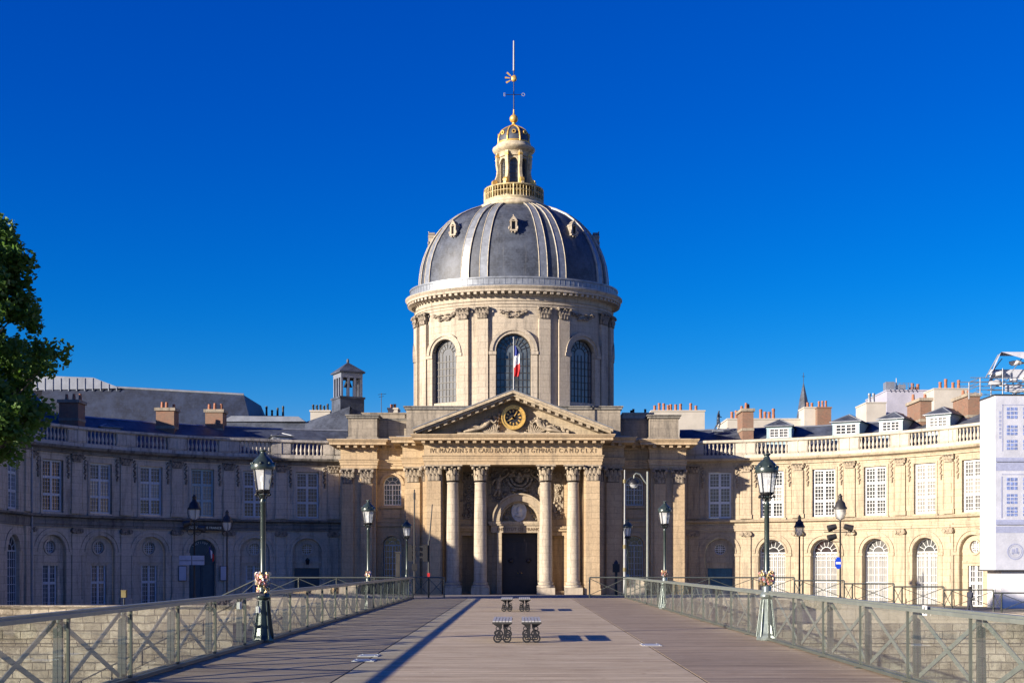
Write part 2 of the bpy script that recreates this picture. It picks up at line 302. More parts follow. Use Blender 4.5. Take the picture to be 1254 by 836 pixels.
# ------------------------------------------------------------------ mesh builder
class MB:
    def __init__(s): s.v = []; s.f = []; s.m = []; s.X = Matrix.Identity(4); s.mi = 0; s.sm = []
    def add(s, vs_, fs, smooth=False):
        o = len(s.v)
        for p in vs_: s.v.append(s.X @ Vector(p))
        for f in fs: s.f.append([i+o for i in f]); s.m.append(s.mi); s.sm.append(smooth)
    def box(s, x0, x1, y0, y1, z0, z1):
        if x0 > x1: x0, x1 = x1, x0
        s.add([(x0,y0,z0),(x1,y0,z0),(x1,y1,z0),(x0,y1,z0),(x0,y0,z1),(x1,y0,z1),(x1,y1,z1),(x0,y1,z1)],
              [(0,3,2,1),(4,5,6,7),(0,1,5,4),(1,2,6,5),(2,3,7,6),(3,0,4,7)])
    def cyl(s, p0, p1, r0, r1=None, n=10, cap=True):
        r1 = r0 if r1 is None else r1
        p0 = Vector(p0); p1 = Vector(p1); d = (p1-p0)
        if d.length < 1e-6: return
        d.normalize(); a = Vector((0,0,1)) if abs(d.z) < .9 else Vector((1,0,0))
        u = d.cross(a).normalized(); w = d.cross(u)
        vv = []
        for i in range(n):
            q = 2*PI*i/n; e = u*math.cos(q)+w*math.sin(q); vv.append(p0+e*r0); vv.append(p1+e*r1)
        fs = [(2*i, 2*((i+1)%n), 2*((i+1)%n)+1, 2*i+1) for i in range(n)]
        s.add(vv, fs, True)
        if cap: s.add([vv[2*i] for i in range(n)], [list(range(n))]); s.add([vv[2*i+1] for i in range(n)], [list(range(n))])
    def tube(s, pts, r, n=8):
        for a, b in zip(pts, pts[1:]): s.cyl(a, b, r, r, n)
    def lathe(s, prof, c=(0,0), n=24, ky=1.0, smooth=True, kyf=None, z0=0, rot=0):
        vv = []; fs = []
        for r, z in prof:
            k = kyf(z) if kyf else ky
            for i in range(n):
                a = 2*PI*i/n+rot; vv.append((c[0]+r*math.sin(a), c[1]-r*k*math.cos(a), z+z0))
        for j in range(len(prof)-1):
            for i in range(n):
                fs.append((j*n+i, j*n+(i+1)%n, (j+1)*n+(i+1)%n, (j+1)*n+i))
        s.add(vv, fs, smooth)
        if prof[-1][0] > 1e-4: s.add(vv[-n:], [list(range(n))])
        if prof[0][0] > 1e-4: s.add(vv[:n], [list(range(n))[::-1]])
    def prism(s, poly, y0, y1):                      # (x,z) polygon extruded in y
        n = len(poly)
        vv = [(x, y0, z) for x, z in poly]+[(x, y1, z) for x, z in poly]
        tri = tessellate_polygon([[Vector((x, z, 0)) for x, z in poly]])
        s.add(vv, [tuple(t) for t in tri]+[tuple(i+n for i in t) for t in tri]+[(i, (i+1)%n, (i+1)%n+n, i+n) for i in range(n)])
    def wall(s, outer, holes, y, depth):             # sheet with openings and their reveals
        polys = [outer]+holes
        flat = [p for q in polys for p in q]
        tri = tessellate_polygon([[Vector((x, z, 0)) for x, z in q] for q in polys])
        s.add([(x, y, z) for x, z in flat], [tuple(t) for t in tri])
        for q in holes:
            n = len(q)
            s.add([(x, y, z) for x, z in q]+[(x, y+depth, z) for x, z in q], [(i, (i+1)%n, (i+1)%n+n, i+n) for i in range(n)])
    def band(s, cx, cz, r0, r1, y0, y1, a0=0, a1=PI, n=20):
        vv = []; fs = []
        for i in range(n+1):
            a = a0+(a1-a0)*i/n; c, q = math.cos(a), math.sin(a)
            for r, y in ((r0,y0),(r1,y0),(r1,y1),(r0,y1)): vv.append((cx+r*c, y, cz+r*q))
        for i in range(n):
            for k in range(4): fs.append((4*i+k, 4*i+(k+1)%4, 4*i+4+(k+1)%4, 4*i+4+k))
        s.add(vv, fs); s.add(vv[:4], [(0,1,2,3)]); s.add(vv[-4:], [(0,1,2,3)])
    def sweep(s, path, prof, closed=False, smooth=False):
        n = len(path); vv = []; fs = []; P = [Vector((p[0], p[1])) for p in path]
        for i in range(n):
            if closed or 0 < i < n-1:
                a = (P[i]-P[(i-1)%n]).normalized(); b = (P[(i+1)%n]-P[i]).normalized()
            elif i == 0: a = b = (P[1]-P[0]).normalized()
            else: a = b = (P[-1]-P[-2]).normalized()
            na = Vector((a.y, -a.x)); nb = Vector((b.y, -b.x)); m = na+nb
            m = m/max(m.dot(na), .2) if m.length > .05 else na
            for o, z in prof: vv.append((P[i].x+m.x*o, P[i].y+m.y*o, z))
        k = len(prof)
        for i in range(n if closed else n-1):
            j = (i+1) % n
            for q in range(k-1): fs.append((i*k+q, j*k+q, j*k+q+1, i*k+q+1))
        s.add(vv, fs, smooth)
        if not closed:
            s.add([vv[i] for i in range(k)], [list(range(k))]); s.add(vv[-k:], [list(range(k))])
    def blob(s, c, r, sx=1, sy=1, sz=1, rough=.3, seed=0, n=1):
        bm = bmesh.new(); bmesh.ops.create_icosphere(bm, subdivisions=n, radius=1)
        vv = []
        for v in bm.verts:
            k = 1+rough*noise.noise(v.co*1.7+Vector((seed*3.1, seed, 0)))
            vv.append((c[0]+v.co.x*r*sx*k, c[1]+v.co.y*r*sy*k, c[2]+v.co.z*r*sz*k))
        s.add(vv, [[v.index for v in f.verts] for f in bm.faces], True); bm.free()
    def mesh(s, name, mats):
        me = bpy.data.meshes.new(name); me.from_pydata([tuple(v) for v in s.v], [], s.f)
        for m in (mats if isinstance(mats, (list, tuple)) else [mats]): me.materials.append(M[m] if isinstance(m, str) else m)
        me.polygons.foreach_set('material_index', s.m); me.polygons.foreach_set('use_smooth', s.sm)
        me.update(); return me

WM = {}                                              # world matrix of every object, so parts can be placed in world terms
def link(name, data, world=None, parent=None):
    o = bpy.data.objects.new(name, data); C.objects.link(o)
    w = world if world is not None else Matrix.Identity(4)
    if parent is not None:
        o.parent = parent; o.matrix_local = WM[parent].inverted() @ w
    else: o.matrix_world = w
    WM[o] = w.copy(); return o
def tag(o, label, cat, group=None, kind=None):
    o['label'] = label; o['category'] = cat
    if group: o['group'] = group
    if kind: o['kind'] = kind
    return o
def thing(name, label, cat, loc=(0,0,0), rot=0, group=None):
    return tag(link(name, None, Matrix.Translation(loc) @ Matrix.Rotation(rot, 4, 'Z')), label, cat, group)
def struct(name, me): o = link(name, me); o['kind'] = 'structure'; return o
def T(x, y, z=0, rz=0, s=1): return Matrix.Translation((x, y, z)) @ Matrix.Rotation(rz, 4, 'Z') @ Matrix.Scale(s, 4)
def copy_thing(root, world, label):
    """a copy of a thing with its parts and sub-parts, sharing mesh data"""
    r = root.copy(); C.objects.link(r); r.matrix_world = world; WM[r] = world.copy(); r['label'] = label
    for ch in list(root.children):
        c = ch.copy(); C.objects.link(c); c.parent = r
        for g in list(ch.children):
            d = g.copy(); C.objects.link(d); d.parent = c
    return r
def PX(px, py, Z): return ((px-636)*Z/1600, Z, 1.7+(693-py)*Z/1600)
def skin_mesh(name, verts, edges, radii, mat, sub=1):
    me = bpy.data.meshes.new(name+'_tmp'); me.from_pydata(verts, edges, []); o = bpy.data.objects.new(name+'_tmp', me); C.objects.link(o)
    md = o.modifiers.new('s', 'SKIN'); md.use_smooth_shade = True
    for i, r in enumerate(radii): me.skin_vertices[0].data[i].radius = (r, r) if isinstance(r, (int, float)) else r
    me.skin_vertices[0].data[0].use_root = True
    sb = o.modifiers.new('b', 'SUBSURF'); sb.levels = sub; sb.render_levels = sub
    dg = bpy.context.evaluated_depsgraph_get(); ev = o.evaluated_get(dg); r = bpy.data.meshes.new_from_object(ev); r.name = name
    bpy.data.objects.remove(o); r.materials.clear(); r.materials.append(M[mat])
    return r
def text_mesh(body, size, mat, extrude=.012, align='CENTER', spacing=1.0, bold=0.0, words=1.0):
    cu = bpy.data.curves.new('txt', 'FONT'); cu.body = body; cu.size = size; cu.extrude = extrude; cu.align_x = align; cu.space_character = spacing; cu.offset = bold; cu.space_word = words; cu.resolution_u = 3
    o = bpy.data.objects.new('txt', cu); C.objects.link(o)
    dg = bpy.context.evaluated_depsgraph_get(); me = bpy.data.meshes.new_from_object(o.evaluated_get(dg)); bpy.data.objects.remove(o)
    me.materials.clear(); me.materials.append(M[mat]); return me
FACE = Matrix.Rotation(PI/2, 4, 'X')                 # text plane stood up facing -y

def rectp(x0, x1, z0, z1): return [(x0,z0),(x1,z0),(x1,z1),(x0,z1)]
def archp(cx, w, z0, zs, n=14, rise=None):
    r = w/2; h = r if rise is None else rise
    return [(cx-r,z0),(cx+r,z0)]+[(cx+r*math.cos(PI*i/n), zs+h*math.sin(PI*i/n)) for i in range(n+1)]
def circp(cx, cz, r, n=20): return [(cx+r*math.cos(2*PI*i/n), cz+r*math.sin(2*PI*i/n)) for i in range(n)]

# window protos: (frame mesh, pane mesh), origin at bottom centre, facing -y
def win_rect(w, h, tiers=3, cols=3, rows=4, fm='white', pm='pane', b=.14, mt=.03, blinds=0):
    f = MB(); f.box(-w/2, -w/2+b, -.05, .05, 0, h); f.box(w/2-b, w/2, -.05, .05, 0, h)
    f.box(-w/2+b, w/2-b, -.05, .05, 0, b); f.box(-w/2+b, w/2-b, -.05, .05, h-b, h); f.box(-b*.7, b*.7, -.055, .05, b, h-b)
    for k in range(1, tiers): z = h*k/tiers; f.box(-w/2+b, w/2-b, -.052, .05, z-b*.7, z+b*.7)
    for sgn in (-1, 1):
        x0 = sgn*b*.7; x1 = sgn*(w/2-b)
        for c in range(1, cols): x = x0+(x1-x0)*c/cols; f.box(x-mt/2, x+mt/2, -.02, .03, b, h-b)
    for k in range(tiers):
        za = h*k/tiers; zb = h*(k+1)/tiers
        for r in range(1, rows): z = za+(zb-za)*r/rows; f.box(-w/2+b, w/2-b, -.021, .029, z-mt/2, z+mt/2)
    p = MB(); p.box(-w/2+.02, w/2-.02, .035, .05, .02, h-.02)
    if blinds:
        p.mi = 1; k = blinds
        p.box(-w/2+.1, w/2-.1, .0325, .034, h*(k[0]), h*(k[1]))
    return f.mesh('window', fm), p.mesh('pane', [pm, 'pane_curtain'])
def win_arch(w, zs, cols=6, rows=6, fm='white', pm='pane', fan=5, b=.08, mt=.04, grille=False, fan_split=True):
    r = w/2; f = MB()
    f.box(-r, -r+b, -.05, .05, 0, zs); f.box(r-b, r, -.05, .05, 0, zs); f.box(-r+b, r-b, -.05, .05, 0, b)
    f.band(0, zs, r-b, r, -.05, .05, n=16)
    if fan_split: f.box(-r+b, r-b, -.052, .05, zs-b*.6, zs+b*.6)
    for c in range(1, cols):
        x = -r+2*r*c/cols; t = mt if c*2 != cols else b*1.1
        f.box(x-t/2, x+t/2, -.02, .03, b, zs-b*.6)
    for k in range(1, rows):
        z = zs*k/rows; f.box(-r+b, r-b, -.021, .029, z-mt/2, z+mt/2)
    if fan:
        f.band(0, zs, r*.42, r*.42+mt, -.02, .03, n=12)
        for k in range(1, fan+1):
            a = PI*k/(fan+1); c, s_ = math.cos(a), math.sin(a); f.cyl((c*r*.42, 0, zs+s_*r*.42), (c*(r-b), 0, zs+s_*(r-b)), mt*.6, n=5)
        if not fan_split:
            f.band(0, zs, r*.72, r*.72+mt, -.02, .03, n=14)
    if grille:
        f.box(-r-.02, r+.02, -.16, -.1, zs-.32, zs-.24); f.box(-r-.02, r+.02, -.16, -.1, zs*.42, zs*.42+.05)
        for k in range(13): x = -r+.08+(2*r-.16)*k/12; f.cyl((x, -.13, 0), (x, -.13, zs-.12), .022, n=5)
    p = MB()
    if grille: p.box(-r+.02, r-.02, .035, .05, .01, zs-.02); p.mi = 1; p.prism(archp(0, w-.02, zs-.019, zs), .035, .05)
    else: p.prism(archp(0, w-.02, .01, zs), .035, .05)
    return f.mesh('window', fm), p.mesh('pane', [pm, 'pane'])
def oculus(r, fm='white'):
    f = MB(); f.band(0, 0, r-.06, r, -.05, .05, 0, 2*PI, 20)
    for q in (-.33, .33): h = math.sqrt(1-q*q)*r; f.box(q*r-.02, q*r+.02, -.02, .03, -h, h); f.box(-h, h, -.021, .029, q*r-.02, q*r+.02)
    f.box(-.035, .035, -.03, .03, -r, r); f.box(-r, r, -.031, .031, -.03, .03)
    p = MB(); p.prism(circp(0, 0, r-.02), .035, .05)
    return f.mesh('oculus_window', fm), p.mesh('pane', 'pane')
def put_win(pr, world, parent, name='window'):
    w = link(name, pr[0], world, parent); link('pane', pr[1], world, w); return w

def leafblock(mb, w, d, h, n, seed, s=.12, y0=0):
    """carved foliage: curled leaf lumps over a front face w wide, d deep, h high (origin bottom centre)"""
    rnd = random.Random(seed)
    for i in range(n):
        x = rnd.uniform(-w/2, w/2); z = rnd.uniform(.05, h-.03); k = s*rnd.uniform(.6, 1.2)
        mb.blob((x, y0-d*rnd.uniform(.4, 1), z), k, rnd.uniform(.6, 1.1), .8, rnd.uniform(.7, 1.3), .5, i+seed)
def capital_mesh(w, d, h, mat='carve', round_=False):
    """Corinthian: bell, two tiers of curled acanthus leaves, volutes, concave abacus"""
    m = MB(); m.mi = 1
    if round_:
        m.lathe([(w*.36, 0), (w*.40, .04), (w*.36, .08), (w*.36, h*.6), (w*.5, h*.88)], n=16)
    else:
        m.box(-w*.38, w*.38, -d*.75, d*.1, 0, h*.9)
    m.mi = 0
    def leaf(x, y, nx, ny, z, lh, lw):
        t = Vector((-ny, nx, 0)); n_ = Vector((nx, ny, 0)); b = Vector((x, y, z)); vv = []
        for j, (o, hh, ww) in enumerate(((0, 0, 1), (.04, .5, 1), (.10, .85, .8), (.2, 1.0, .5), (.22, .82, .3))):
            for q in (-1, 0, 1): vv.append(b+t*(q*lw/2*ww)+n_*(o*lh*1.5+(.03 if q == 0 else 0))+Vector((0, 0, hh*lh)))
        m.add(vv, [(3*j+q, 3*j+q+1, 3*j+q+4, 3*j+q+3) for j in range(4) for q in range(2)])
    if round_:
        for tier in (0, 1):
            for k in range(8):
                a = 2*PI*(k+.5*tier)/8; leaf(w*.37*math.sin(a), -w*.37*math.cos(a), math.sin(a), -math.cos(a), h*(.04+.32*tier), h*.42, w*.28)
        for k in range(4):
            a = PI/4+k*PI/2; m.blob((w*.60*math.sin(a), -w*.60*math.cos(a), h*.80), h*.13, 1, 1, 1.1, .1, k)
    else:
        for tier in (0, 1):
            nn = 3 if tier == 0 else 4
            for k in range(nn): leaf(-w*.38+w*.76*(k+.5)/nn if tier == 0 else -w*.40+w*.8*k/3, -d*.75, 0, -1, h*(.04+.32*tier), h*.42, w*.26)
            for sx in (-1, 1): leaf(sx*w*.38, -d*.3, sx, 0, h*(.04+.32*tier), h*.42, d*.6)
        for sx in (-1, 1): m.blob((sx*w*.52, -d*.95, h*.80), h*.13, 1, 1, 1.1, .1, 3)
    m.blob((0, -(w*.5 if round_ else d*.95), h*.86), h*.09, 1, 1, 1, .2, 9)
    if round_:
        m.box(-w*.62, w*.62, -w*.62, w*.62, h*.9, h)
    else: m.box(-w*.56, w*.56, -d*1.05, d*.1, h*.9, h)
    return m.mesh('capital', [mat, 'crevice'])
def baluster_mesh(h, mat, r=.13):
    m = MB(); p = [(.75, 0), (.75, .07), (.45, .10), (.62, .18), (1.0, .32), (.85, .45), (.42, .66), (.40, .80), (.62, .84), (.55, .90), (.75, .92), (.75, 1)]
    m.lathe([(r*a, h*b) for a, b in p], n=10); return m.mesh('baluster', mat)

# ------------------------------------------------------------------ ground, river, quay
CX = -0.5
g = MB(); g.box(-1500, 1500, 71.0, 2500, -1.9, -1.4); struct('street', g.mesh('street', 'asphalt'))
g = MB(); g.box(-60, 60, 84, 110.5, -1.396, -1.27); struct('pavement', g.mesh('pavement', 'paving'))
g = MB(); g.box(-1500, 1500, -400, 56, -9.2, -9); struct('river', g.mesh('river', 'water'))
g = MB(); g.box(-400, 400, 56, 70, -10, -7.2); struct('lower_quay', g.mesh('lower_quay', 'paving'))
g = MB()
g.prism([(-400, -7.2), (-14.5, -7.2), (-14.5, -.55), (-400, -.55)], 70, 71.0)
g.prism([(14.5, -7.2), (400, -7.2), (400, -1.4), (14.5, -1.4)], 70, 71.0)
g.prism([(-14.5, -7.2), (14.5, -7.2), (14.5, -.12), (-14.5, -.12)], 70.02, 71.0)
g.prism([(-400, -.545), (-14.6, -.545), (-14.6, -.40), (-400, -.40)], 69.9, 71.1)
for z in (-2.4, -4.6): g.box(-400, 400, 69.88, 70, z, z+.16)
tag(link('quay_wall', g.mesh('quay_wall', 'quay')), 'rough sunlit stone embankment wall below the street, seen through the glass railings', 'embankment wall')
g = MB()   # landing at the end of the bridge, with ramp right and steps left and front
g.prism([(-14.5, -1.39), (14.5, -1.39), (14.5, -.02), (-14.5, -.02)], 71.0, 79)
g.prism([(14.5, -1.39), (34, -1.39), (34, -1.36), (14.5, -.02)], 71.0, 75)
for k in range(7):
    g.box(-14.5, 14.5, 79+k*.35, 79.35+k*.35, -1.395, -.02-.17*(k+1))
    g.box(-14.5-.35*(k+1), -14.5-.35*k, 71, 75, -1.395, -.02-.17*(k+1))
struct('quay_landing', g.mesh('quay_landing', 'paving'))

# bridge deck
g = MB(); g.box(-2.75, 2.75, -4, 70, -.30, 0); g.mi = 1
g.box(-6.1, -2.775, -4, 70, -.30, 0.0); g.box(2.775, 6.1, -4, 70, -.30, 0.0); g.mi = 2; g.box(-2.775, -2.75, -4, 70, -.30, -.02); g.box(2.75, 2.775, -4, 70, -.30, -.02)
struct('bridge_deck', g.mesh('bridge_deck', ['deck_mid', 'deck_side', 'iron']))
g = MB()   # iron arches under the deck
for x in (-5.4, -1.8, 1.8, 5.4):
    g.box(x-.15, x+.15, -4, 69.9, -.75, -.31)
    for c in (8, 32, 56):
        g.X = T(x, c, 0, PI/2); g.band(0, -12, 10.6, 11.0, -.1, .1, PI*.12, PI*.88, 20); g.X = Matrix.Identity(4)
for c in (20, 44): g.box(-6, 6, c-1.2, c+1.2, -10, -6)
tag(link('bridge_arches', g.mesh('bridge_arches', 'rail_green')), 'green iron arches and piers that carry the footbridge deck', 'bridge structure')

# ------------------------------------------------------------------ domed chapel
ch = thing('domed_chapel', 'tall limestone chapel with columned portico, pediment clock and slate dome with gilded lantern', 'chapel', (CX, 106, -1.4))
def both(fn):
    for s in (-1, 1): fn(s)
ZF = 9.75                                            # underside of the architrave
w = MB(); w.X = Matrix.Translation((CX, 0, 0))
SZ = 12.0
for s in (-1, 1):
    w.box(s*11.3, s*14.2, 107.5, 122, -1.4, SZ)
    w.box(s*7.0, s*8.8, 105.8, 122, -1.4, SZ)
    w.box(s*5.62, s*7.0, 103.75, 112, -1.4, ZF)
    w.X = Matrix.Translation((CX+s*10.05, 0, 0))
    w.wall(rectp(-1.3, 1.3, -1.4, SZ), [archp(0, 1.5, 6.75, 8.45), archp(0, 1.5, -.6, 3.45), ], 108.3, .55)
    w.box(-1.3, 1.3, 108.9, 122, -1.4, SZ)
    w.band(0, 8.45, .78, 1.0, 108.18, 108.35); w.band(0, 3.45, .78, 1.05, 108.15, 108.35)
    w.box(-1.24, 1.24, 108.16, 108.3, 5.0, 5.35); w.box(-1.24, 1.24, 108.08, 108.3, 5.35, 5.5); w.box(-.9, .9, 108.12, 108.3, 6.5, 6.7); w.box(-.7, .7, 108.22, 108.3, 5.7, 6.4)
    w.X = Matrix.Translation((CX, 0, 0))
# portico back wall with the door bay
DX = .52
door = rectp(DX-1.43-.0, DX+1.43, -.6, 4.4)
w.wall(rectp(-5.62, 5.62, -1.4, 11), [door, rectp(-4.15, -3.05, -.3, 4.2), rectp(3.05, 4.15, -.3, 4.2)], 106.3, .6)
w.box(-5.6, 5.6, 107.0, 112, -1.4, 11)
w.box(-5.6, 5.6, 105.0, 106.3, -1.4, -.55)
for a, b in ((-5.6, -1.95), (2.15+.85, 5.6)): w.box(a, b, 106.12, 106.3, 4.55, 4.75); w.box(a, b, 106.0, 106.3, 4.75, 4.95)
# plinth and steps
w.box(-14.4, 14.4, 107.3, 107.6, -1.4, -.2)
for s in (-1, 1): w.box(s*6.9, s*9.0, 105.6, 106, -1.4, -.1)
for k in range(5): w.box(-7.6-.3*k, 7.6+.3*k, 102.6-.35*k, 106.3, -1.4, -.55-.16*k-.004)
link('wall', w.mesh('wall', 'stone_warm'), None, ch)
# door
d = MB(); d.X = Matrix.Translation((CX+DX, 106.75, -.6)); W_, H_ = 1.43, 5.0
d.box(-W_, W_, 0, .1, 0, H_)
for s in (-1, 1):
    for z0, z1 in ((.15, 1.35), (1.5, 3.6), (3.75, 4.3)):
        for (a, b, c, e) in ((.06, W_-.08, z0, z0+.07), (.06, W_-.08, z1-.07, z1), (.06, .14, z0+.07, z1-.07), (W_-.16, W_-.08, z0+.07, z1-.07)): d.box(s*a, s*b, -.05, 0, c, e)
    d.band(s*.72, 2.75, .30, .38, -.07, 0, 0, 2*PI, 20); d.blob((s*.72, -.02, 2.75), .2, 1, .4, 1, .3, 2, 2)
    d.box(s*.3, s*1.1, -.03, 0, .4, 1.1)
d.box(-.05, .05, -.08, 0, 0, H_-.6); d.box(-W_, W_, -.1, 0, H_-.65, H_-.5)
dr = link('door', d.mesh('door', 'door_dark'), None, ch)
k = MB(); k.X = Matrix.Translation((CX+DX, 106.75, -.6))
for s in (-1, 1): k.blob((s*.16, -.09, 1.75), .05, 1, 1, 1, 0, 0, 2)
link('handle', k.mesh('handle', 'gold'), None, dr)
# door surround and arched gable over it
s_ = MB(); s_.X = Matrix.Translation((CX+DX-.0, 0, 0))
for s in (-1, 1): s_.box(s*1.45, s*1.85, 105.55, 106.3, -.55, 4.42); s_.box(s*1.9, s*2.25, 106.1, 106.3, -.55, 4.42)
s_.box(-2.3, 2.3, 105.6, 106.3, 4.42, 5.0); s_.box(-2.45, 2.45, 105.5, 106.3, 5.0, 5.14); s_.box(-2.55, 2.55, 105.45, 106.3, 5.14, 5.32)
s_.band(0, 5.34, 1.62, 2.12, 105.45, 106.3, n=28); s_.band(0, 5.34, 1.45, 1.61, 105.75, 106.3, n=28); s_.band(0, 5.34, 2.125, 2.25, 105.3, 106.3, n=28)
ds = link('door_surround', s_.mesh('door_surround', 'stone'), None, ch)
t_ = text_mesh('INSTITUT DE FRANCE', .34, 'letter', .012, 'CENTER', 1.1, .004)
link('lettering', t_, Matrix.Translation((CX+DX, 105.58, 4.58)) @ FACE, ch)
md = MB(); md.X = Matrix.Translation((CX+DX-.05, 106.2, 6.15)); md.prism([(math.cos(a*PI/16)*.62, math.sin(a*PI/16)*.82) for a in range(32)], -.2, .1)
md.band(0, 0, .5, .56, -.26, -.2, 0, 2*PI, 24); md.blob((0, -.2, .1), .26, .8, .5, 1.2, .4, 4, 2); md.blob((0, -.2, -.3), .3, 1.2, .4, .7, .5, 5, 2); md.blob((0, -.22, .55), .2, 1.3, .4, .5, .5, 6, 2)
link('medallion', md.mesh('medallion', 'medallion'), None, ch)

# carved relief over the door: angels, cartouche, festoons, foliage
def figure(name, pts, mat, parent, ox, oy, oz, sc_=1, flip=1):
    """pts: joint dict of x,z,y offsets; one continuous skinned body"""
    names = list(pts); V = [(ox+flip*pts[n][0]*sc_, oy+pts[n][2]*sc_, oz+pts[n][1]*sc_) for n in names]
    E = [('hip','chest'),('chest','neck'),('neck','head'),('chest','sa'),('sa','ea'),('ea','ha'),('chest','sb'),('sb','eb'),('eb','hb'),('hip','ka'),('ka','fa'),('hip','kb'),('kb','fb')]
    rr = dict(hip=.2, chest=.2, neck=.08, head=.13, sa=.09, ea=.065, ha=.05, sb=.09, eb=.065, hb=.05, ka=.12, fa=.07, kb=.12, fb=.07)
    return link(name, skin_mesh(name, V, [(names.index(a), names.index(b)) for a, b in E], [rr[n]*sc_ for n in names], mat), None, parent)
FL = dict(hip=(0,.8,0), chest=(.08,1.3,-.05), neck=(.12,1.5,-.05), head=(.14,1.7,-.08), sa=(.32,1.4,-.05), ea=(.6,1.55,-.1), ha=(.85,1.85,-.1), sb=(-.12,1.38,-.05), eb=(-.35,1.15,-.1), hb=(-.45,.9,-.1), ka=(.15,.4,-.15), fa=(.05,0,0), kb=(-.15,.42,-.05), fb=(-.3,.05,0))
figure('angel_relief', FL, 'carve', ch, CX+DX-1.75, 105.95, 7.35, 1.05, 1)
figure('angel_relief', FL, 'carve', ch, CX+DX+1.75, 105.95, 7.35, 1.05, -1)
r = MB(); r.X = Matrix.Translation((CX+DX, 106.2, 0)); rnd = random.Random(4)
for s in (-1, 1):
    for k in range(7):                                # wings: feathers fanned out
        a = R_(20+k*16); r.cyl((s*1.9, -.12, 8.6), (s*(1.9+.75*math.cos(a)), -.1, 8.55+.75*math.sin(a)*(1 if k > 2 else .6)), .07, .03, 5)
    for k in range(26): r.blob((s*rnd.uniform(1.1, 2.35), -.1, rnd.uniform(7.0, 9.6)), rnd.uniform(.06, .16), 1.2, .9, 1, .6, k)
    for k in range(14): a = rnd.uniform(.1, 1.2); q = rnd.uniform(1.0, 1.42); r.blob((s*q*math.cos(a), -.08, 5.4+q*math.sin(a)), rnd.uniform(.06, .13), 1, 1, 1, .6, k+50)
for k in range(60):
    x = rnd.uniform(-1.2, 1.2); r.blob((x, -.1, rnd.uniform(8.9, 9.6)), rnd.uniform(.08, .2), 1.2, .8, .8, .7, k+90)
r.band(0, 9.0, .95, 1.12, -.35, 0, PI*1.05, PI*1.95, 16); r.band(0, 8.9, .62, .78, -.4, 0, PI, 2*PI, 14)
r.blob((0, -.2, 8.85), .42, 1.0, .6, 1.1, .3, 2, 2); r.blob((0, -.35, 9.1), .2, 1, .8, 1.2, .2, 3, 2)
for s in (-1, 1): r.blob((s*.62, -.25, 9.05), .26, 1.3, .6, .8, .5, 8, 2); r.blob((s*.45, -.2, 7.85), .2, 1.4, .8, .8, .5, 12, 2)
r.box(-2.3, 2.3, .0, .1, 6.9, 9.7)
link('relief_over_door', r.mesh('relief_over_door', 'carve_dark'), None, ch)
for s in (-1, 1):                                      # trophy panels between the columns
    r = MB(); r.X = Matrix.Translation((CX+s*3.62, 106.3, 0)); rnd = random.Random(8+s)
    r.box(-.45, .45, -.04, 0, 5.5, 9.4)
    for z in (9.0, 8.1, 7.2, 6.3, 5.8):
        r.band(0, z, .16, .3, -.14, -.04, 0, 2*PI, 12); r.blob((0, -.1, z), .14, 1, 1, 1, .3, int(z*3))
    for k in range(44): r.blob((rnd.gauss(0, .22), -.1, rnd.uniform(5.6, 9.3)), rnd.uniform(.05, .12), 1, 1, 1.3, .6, k)
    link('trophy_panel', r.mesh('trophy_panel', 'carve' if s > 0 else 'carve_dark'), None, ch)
# columns and pilasters
col = MB()
H_c = 8.62                                           # shaft top above the plinth foot at -.55
col.box(-.72, .72, -.72, .72, 0, .62)
col.lathe([(.70, .62), (.72, .72), (.66, .80), (.58, .84), (.58, .9), (.64, .95), (.62, 1.02), (.53, 1.06), (.52, 1.2), (.52, 3.2), (.505, 5), (.475, 7.0), (.44, H_c+.45-.2), (.48, H_c+.3), (.44, H_c+.34)], n=28)
colm = col.mesh('column', 'stone_pale')
capc = capital_mesh(1.28, 1.28, 1.28, 'carve', True)
for h in (-4.8, -2.6, 2.6, 4.8):
    c = link('column', colm, T(CX+h, 103.95, -.6), ch); link('capital', capc, T(CX+h, 103.95, 8.46), c)
def pil_mesh(w_, d, z0, z1, mat='stone_warm'):
    m = MB(); m.box(-w_/2-.1, w_/2+.1, -d-.1, .05, z0, z0+.55); m.box(-w_/2-.05, w_/2+.05, -d-.05, .05, z0+.55, z0+.85); m.box(-w_/2, w_/2, -d, .05, z0+.85, z1); return m.mesh('pilaster', mat)
pm = pil_mesh(1.12, .22, -.6, 8.46); cm = capital_mesh(1.2, .32, 1.28, 'carve')
def pilaster(x, y, pm=pm, cm=cm, z=8.46, parent=ch, rz=0):
    p = link('pilaster', pm, T(x, y, 0, rz), parent); link('capital', cm, T(x, y, z, rz), p)
pmn = pil_mesh(.95, .2, -.6, 8.46); cmn = capital_mesh(1.02, .3, 1.28, 'carve_dark')
for s in (-1, 1):
    pilaster(CX+s*6.3, 103.75)
    pilaster(CX+s*8.1, 105.8)
    pilaster(CX+s*7.01, 104.8, rz=s*PI/2, pm=pmn, cm=cmn)
    pilaster(CX+s*12.05, 107.5, pm=pmn, cm=cmn); pilaster(CX+s*13.6, 107.5, pm=pmn, cm=cmn)
    pilaster(CX+s*4.8, 106.3, pm=pmn, cm=cmn); pilaster(CX+s*2.62, 106.3, pm=pmn, cm=cmn)
# windows of the flanking bays
wu = win_arch(1.46, 1.7, 6, 4, 'white', fan=3); wl = win_arch(1.46, 4.0, 6, 8, 'greyframe', fan=3)
for s in (-1, 1):
    put_win(wu, T(CX+s*10.05, 108.7, 6.76), ch); put_win(wl, T(CX+s*10.05, 108.72, -.55), ch)
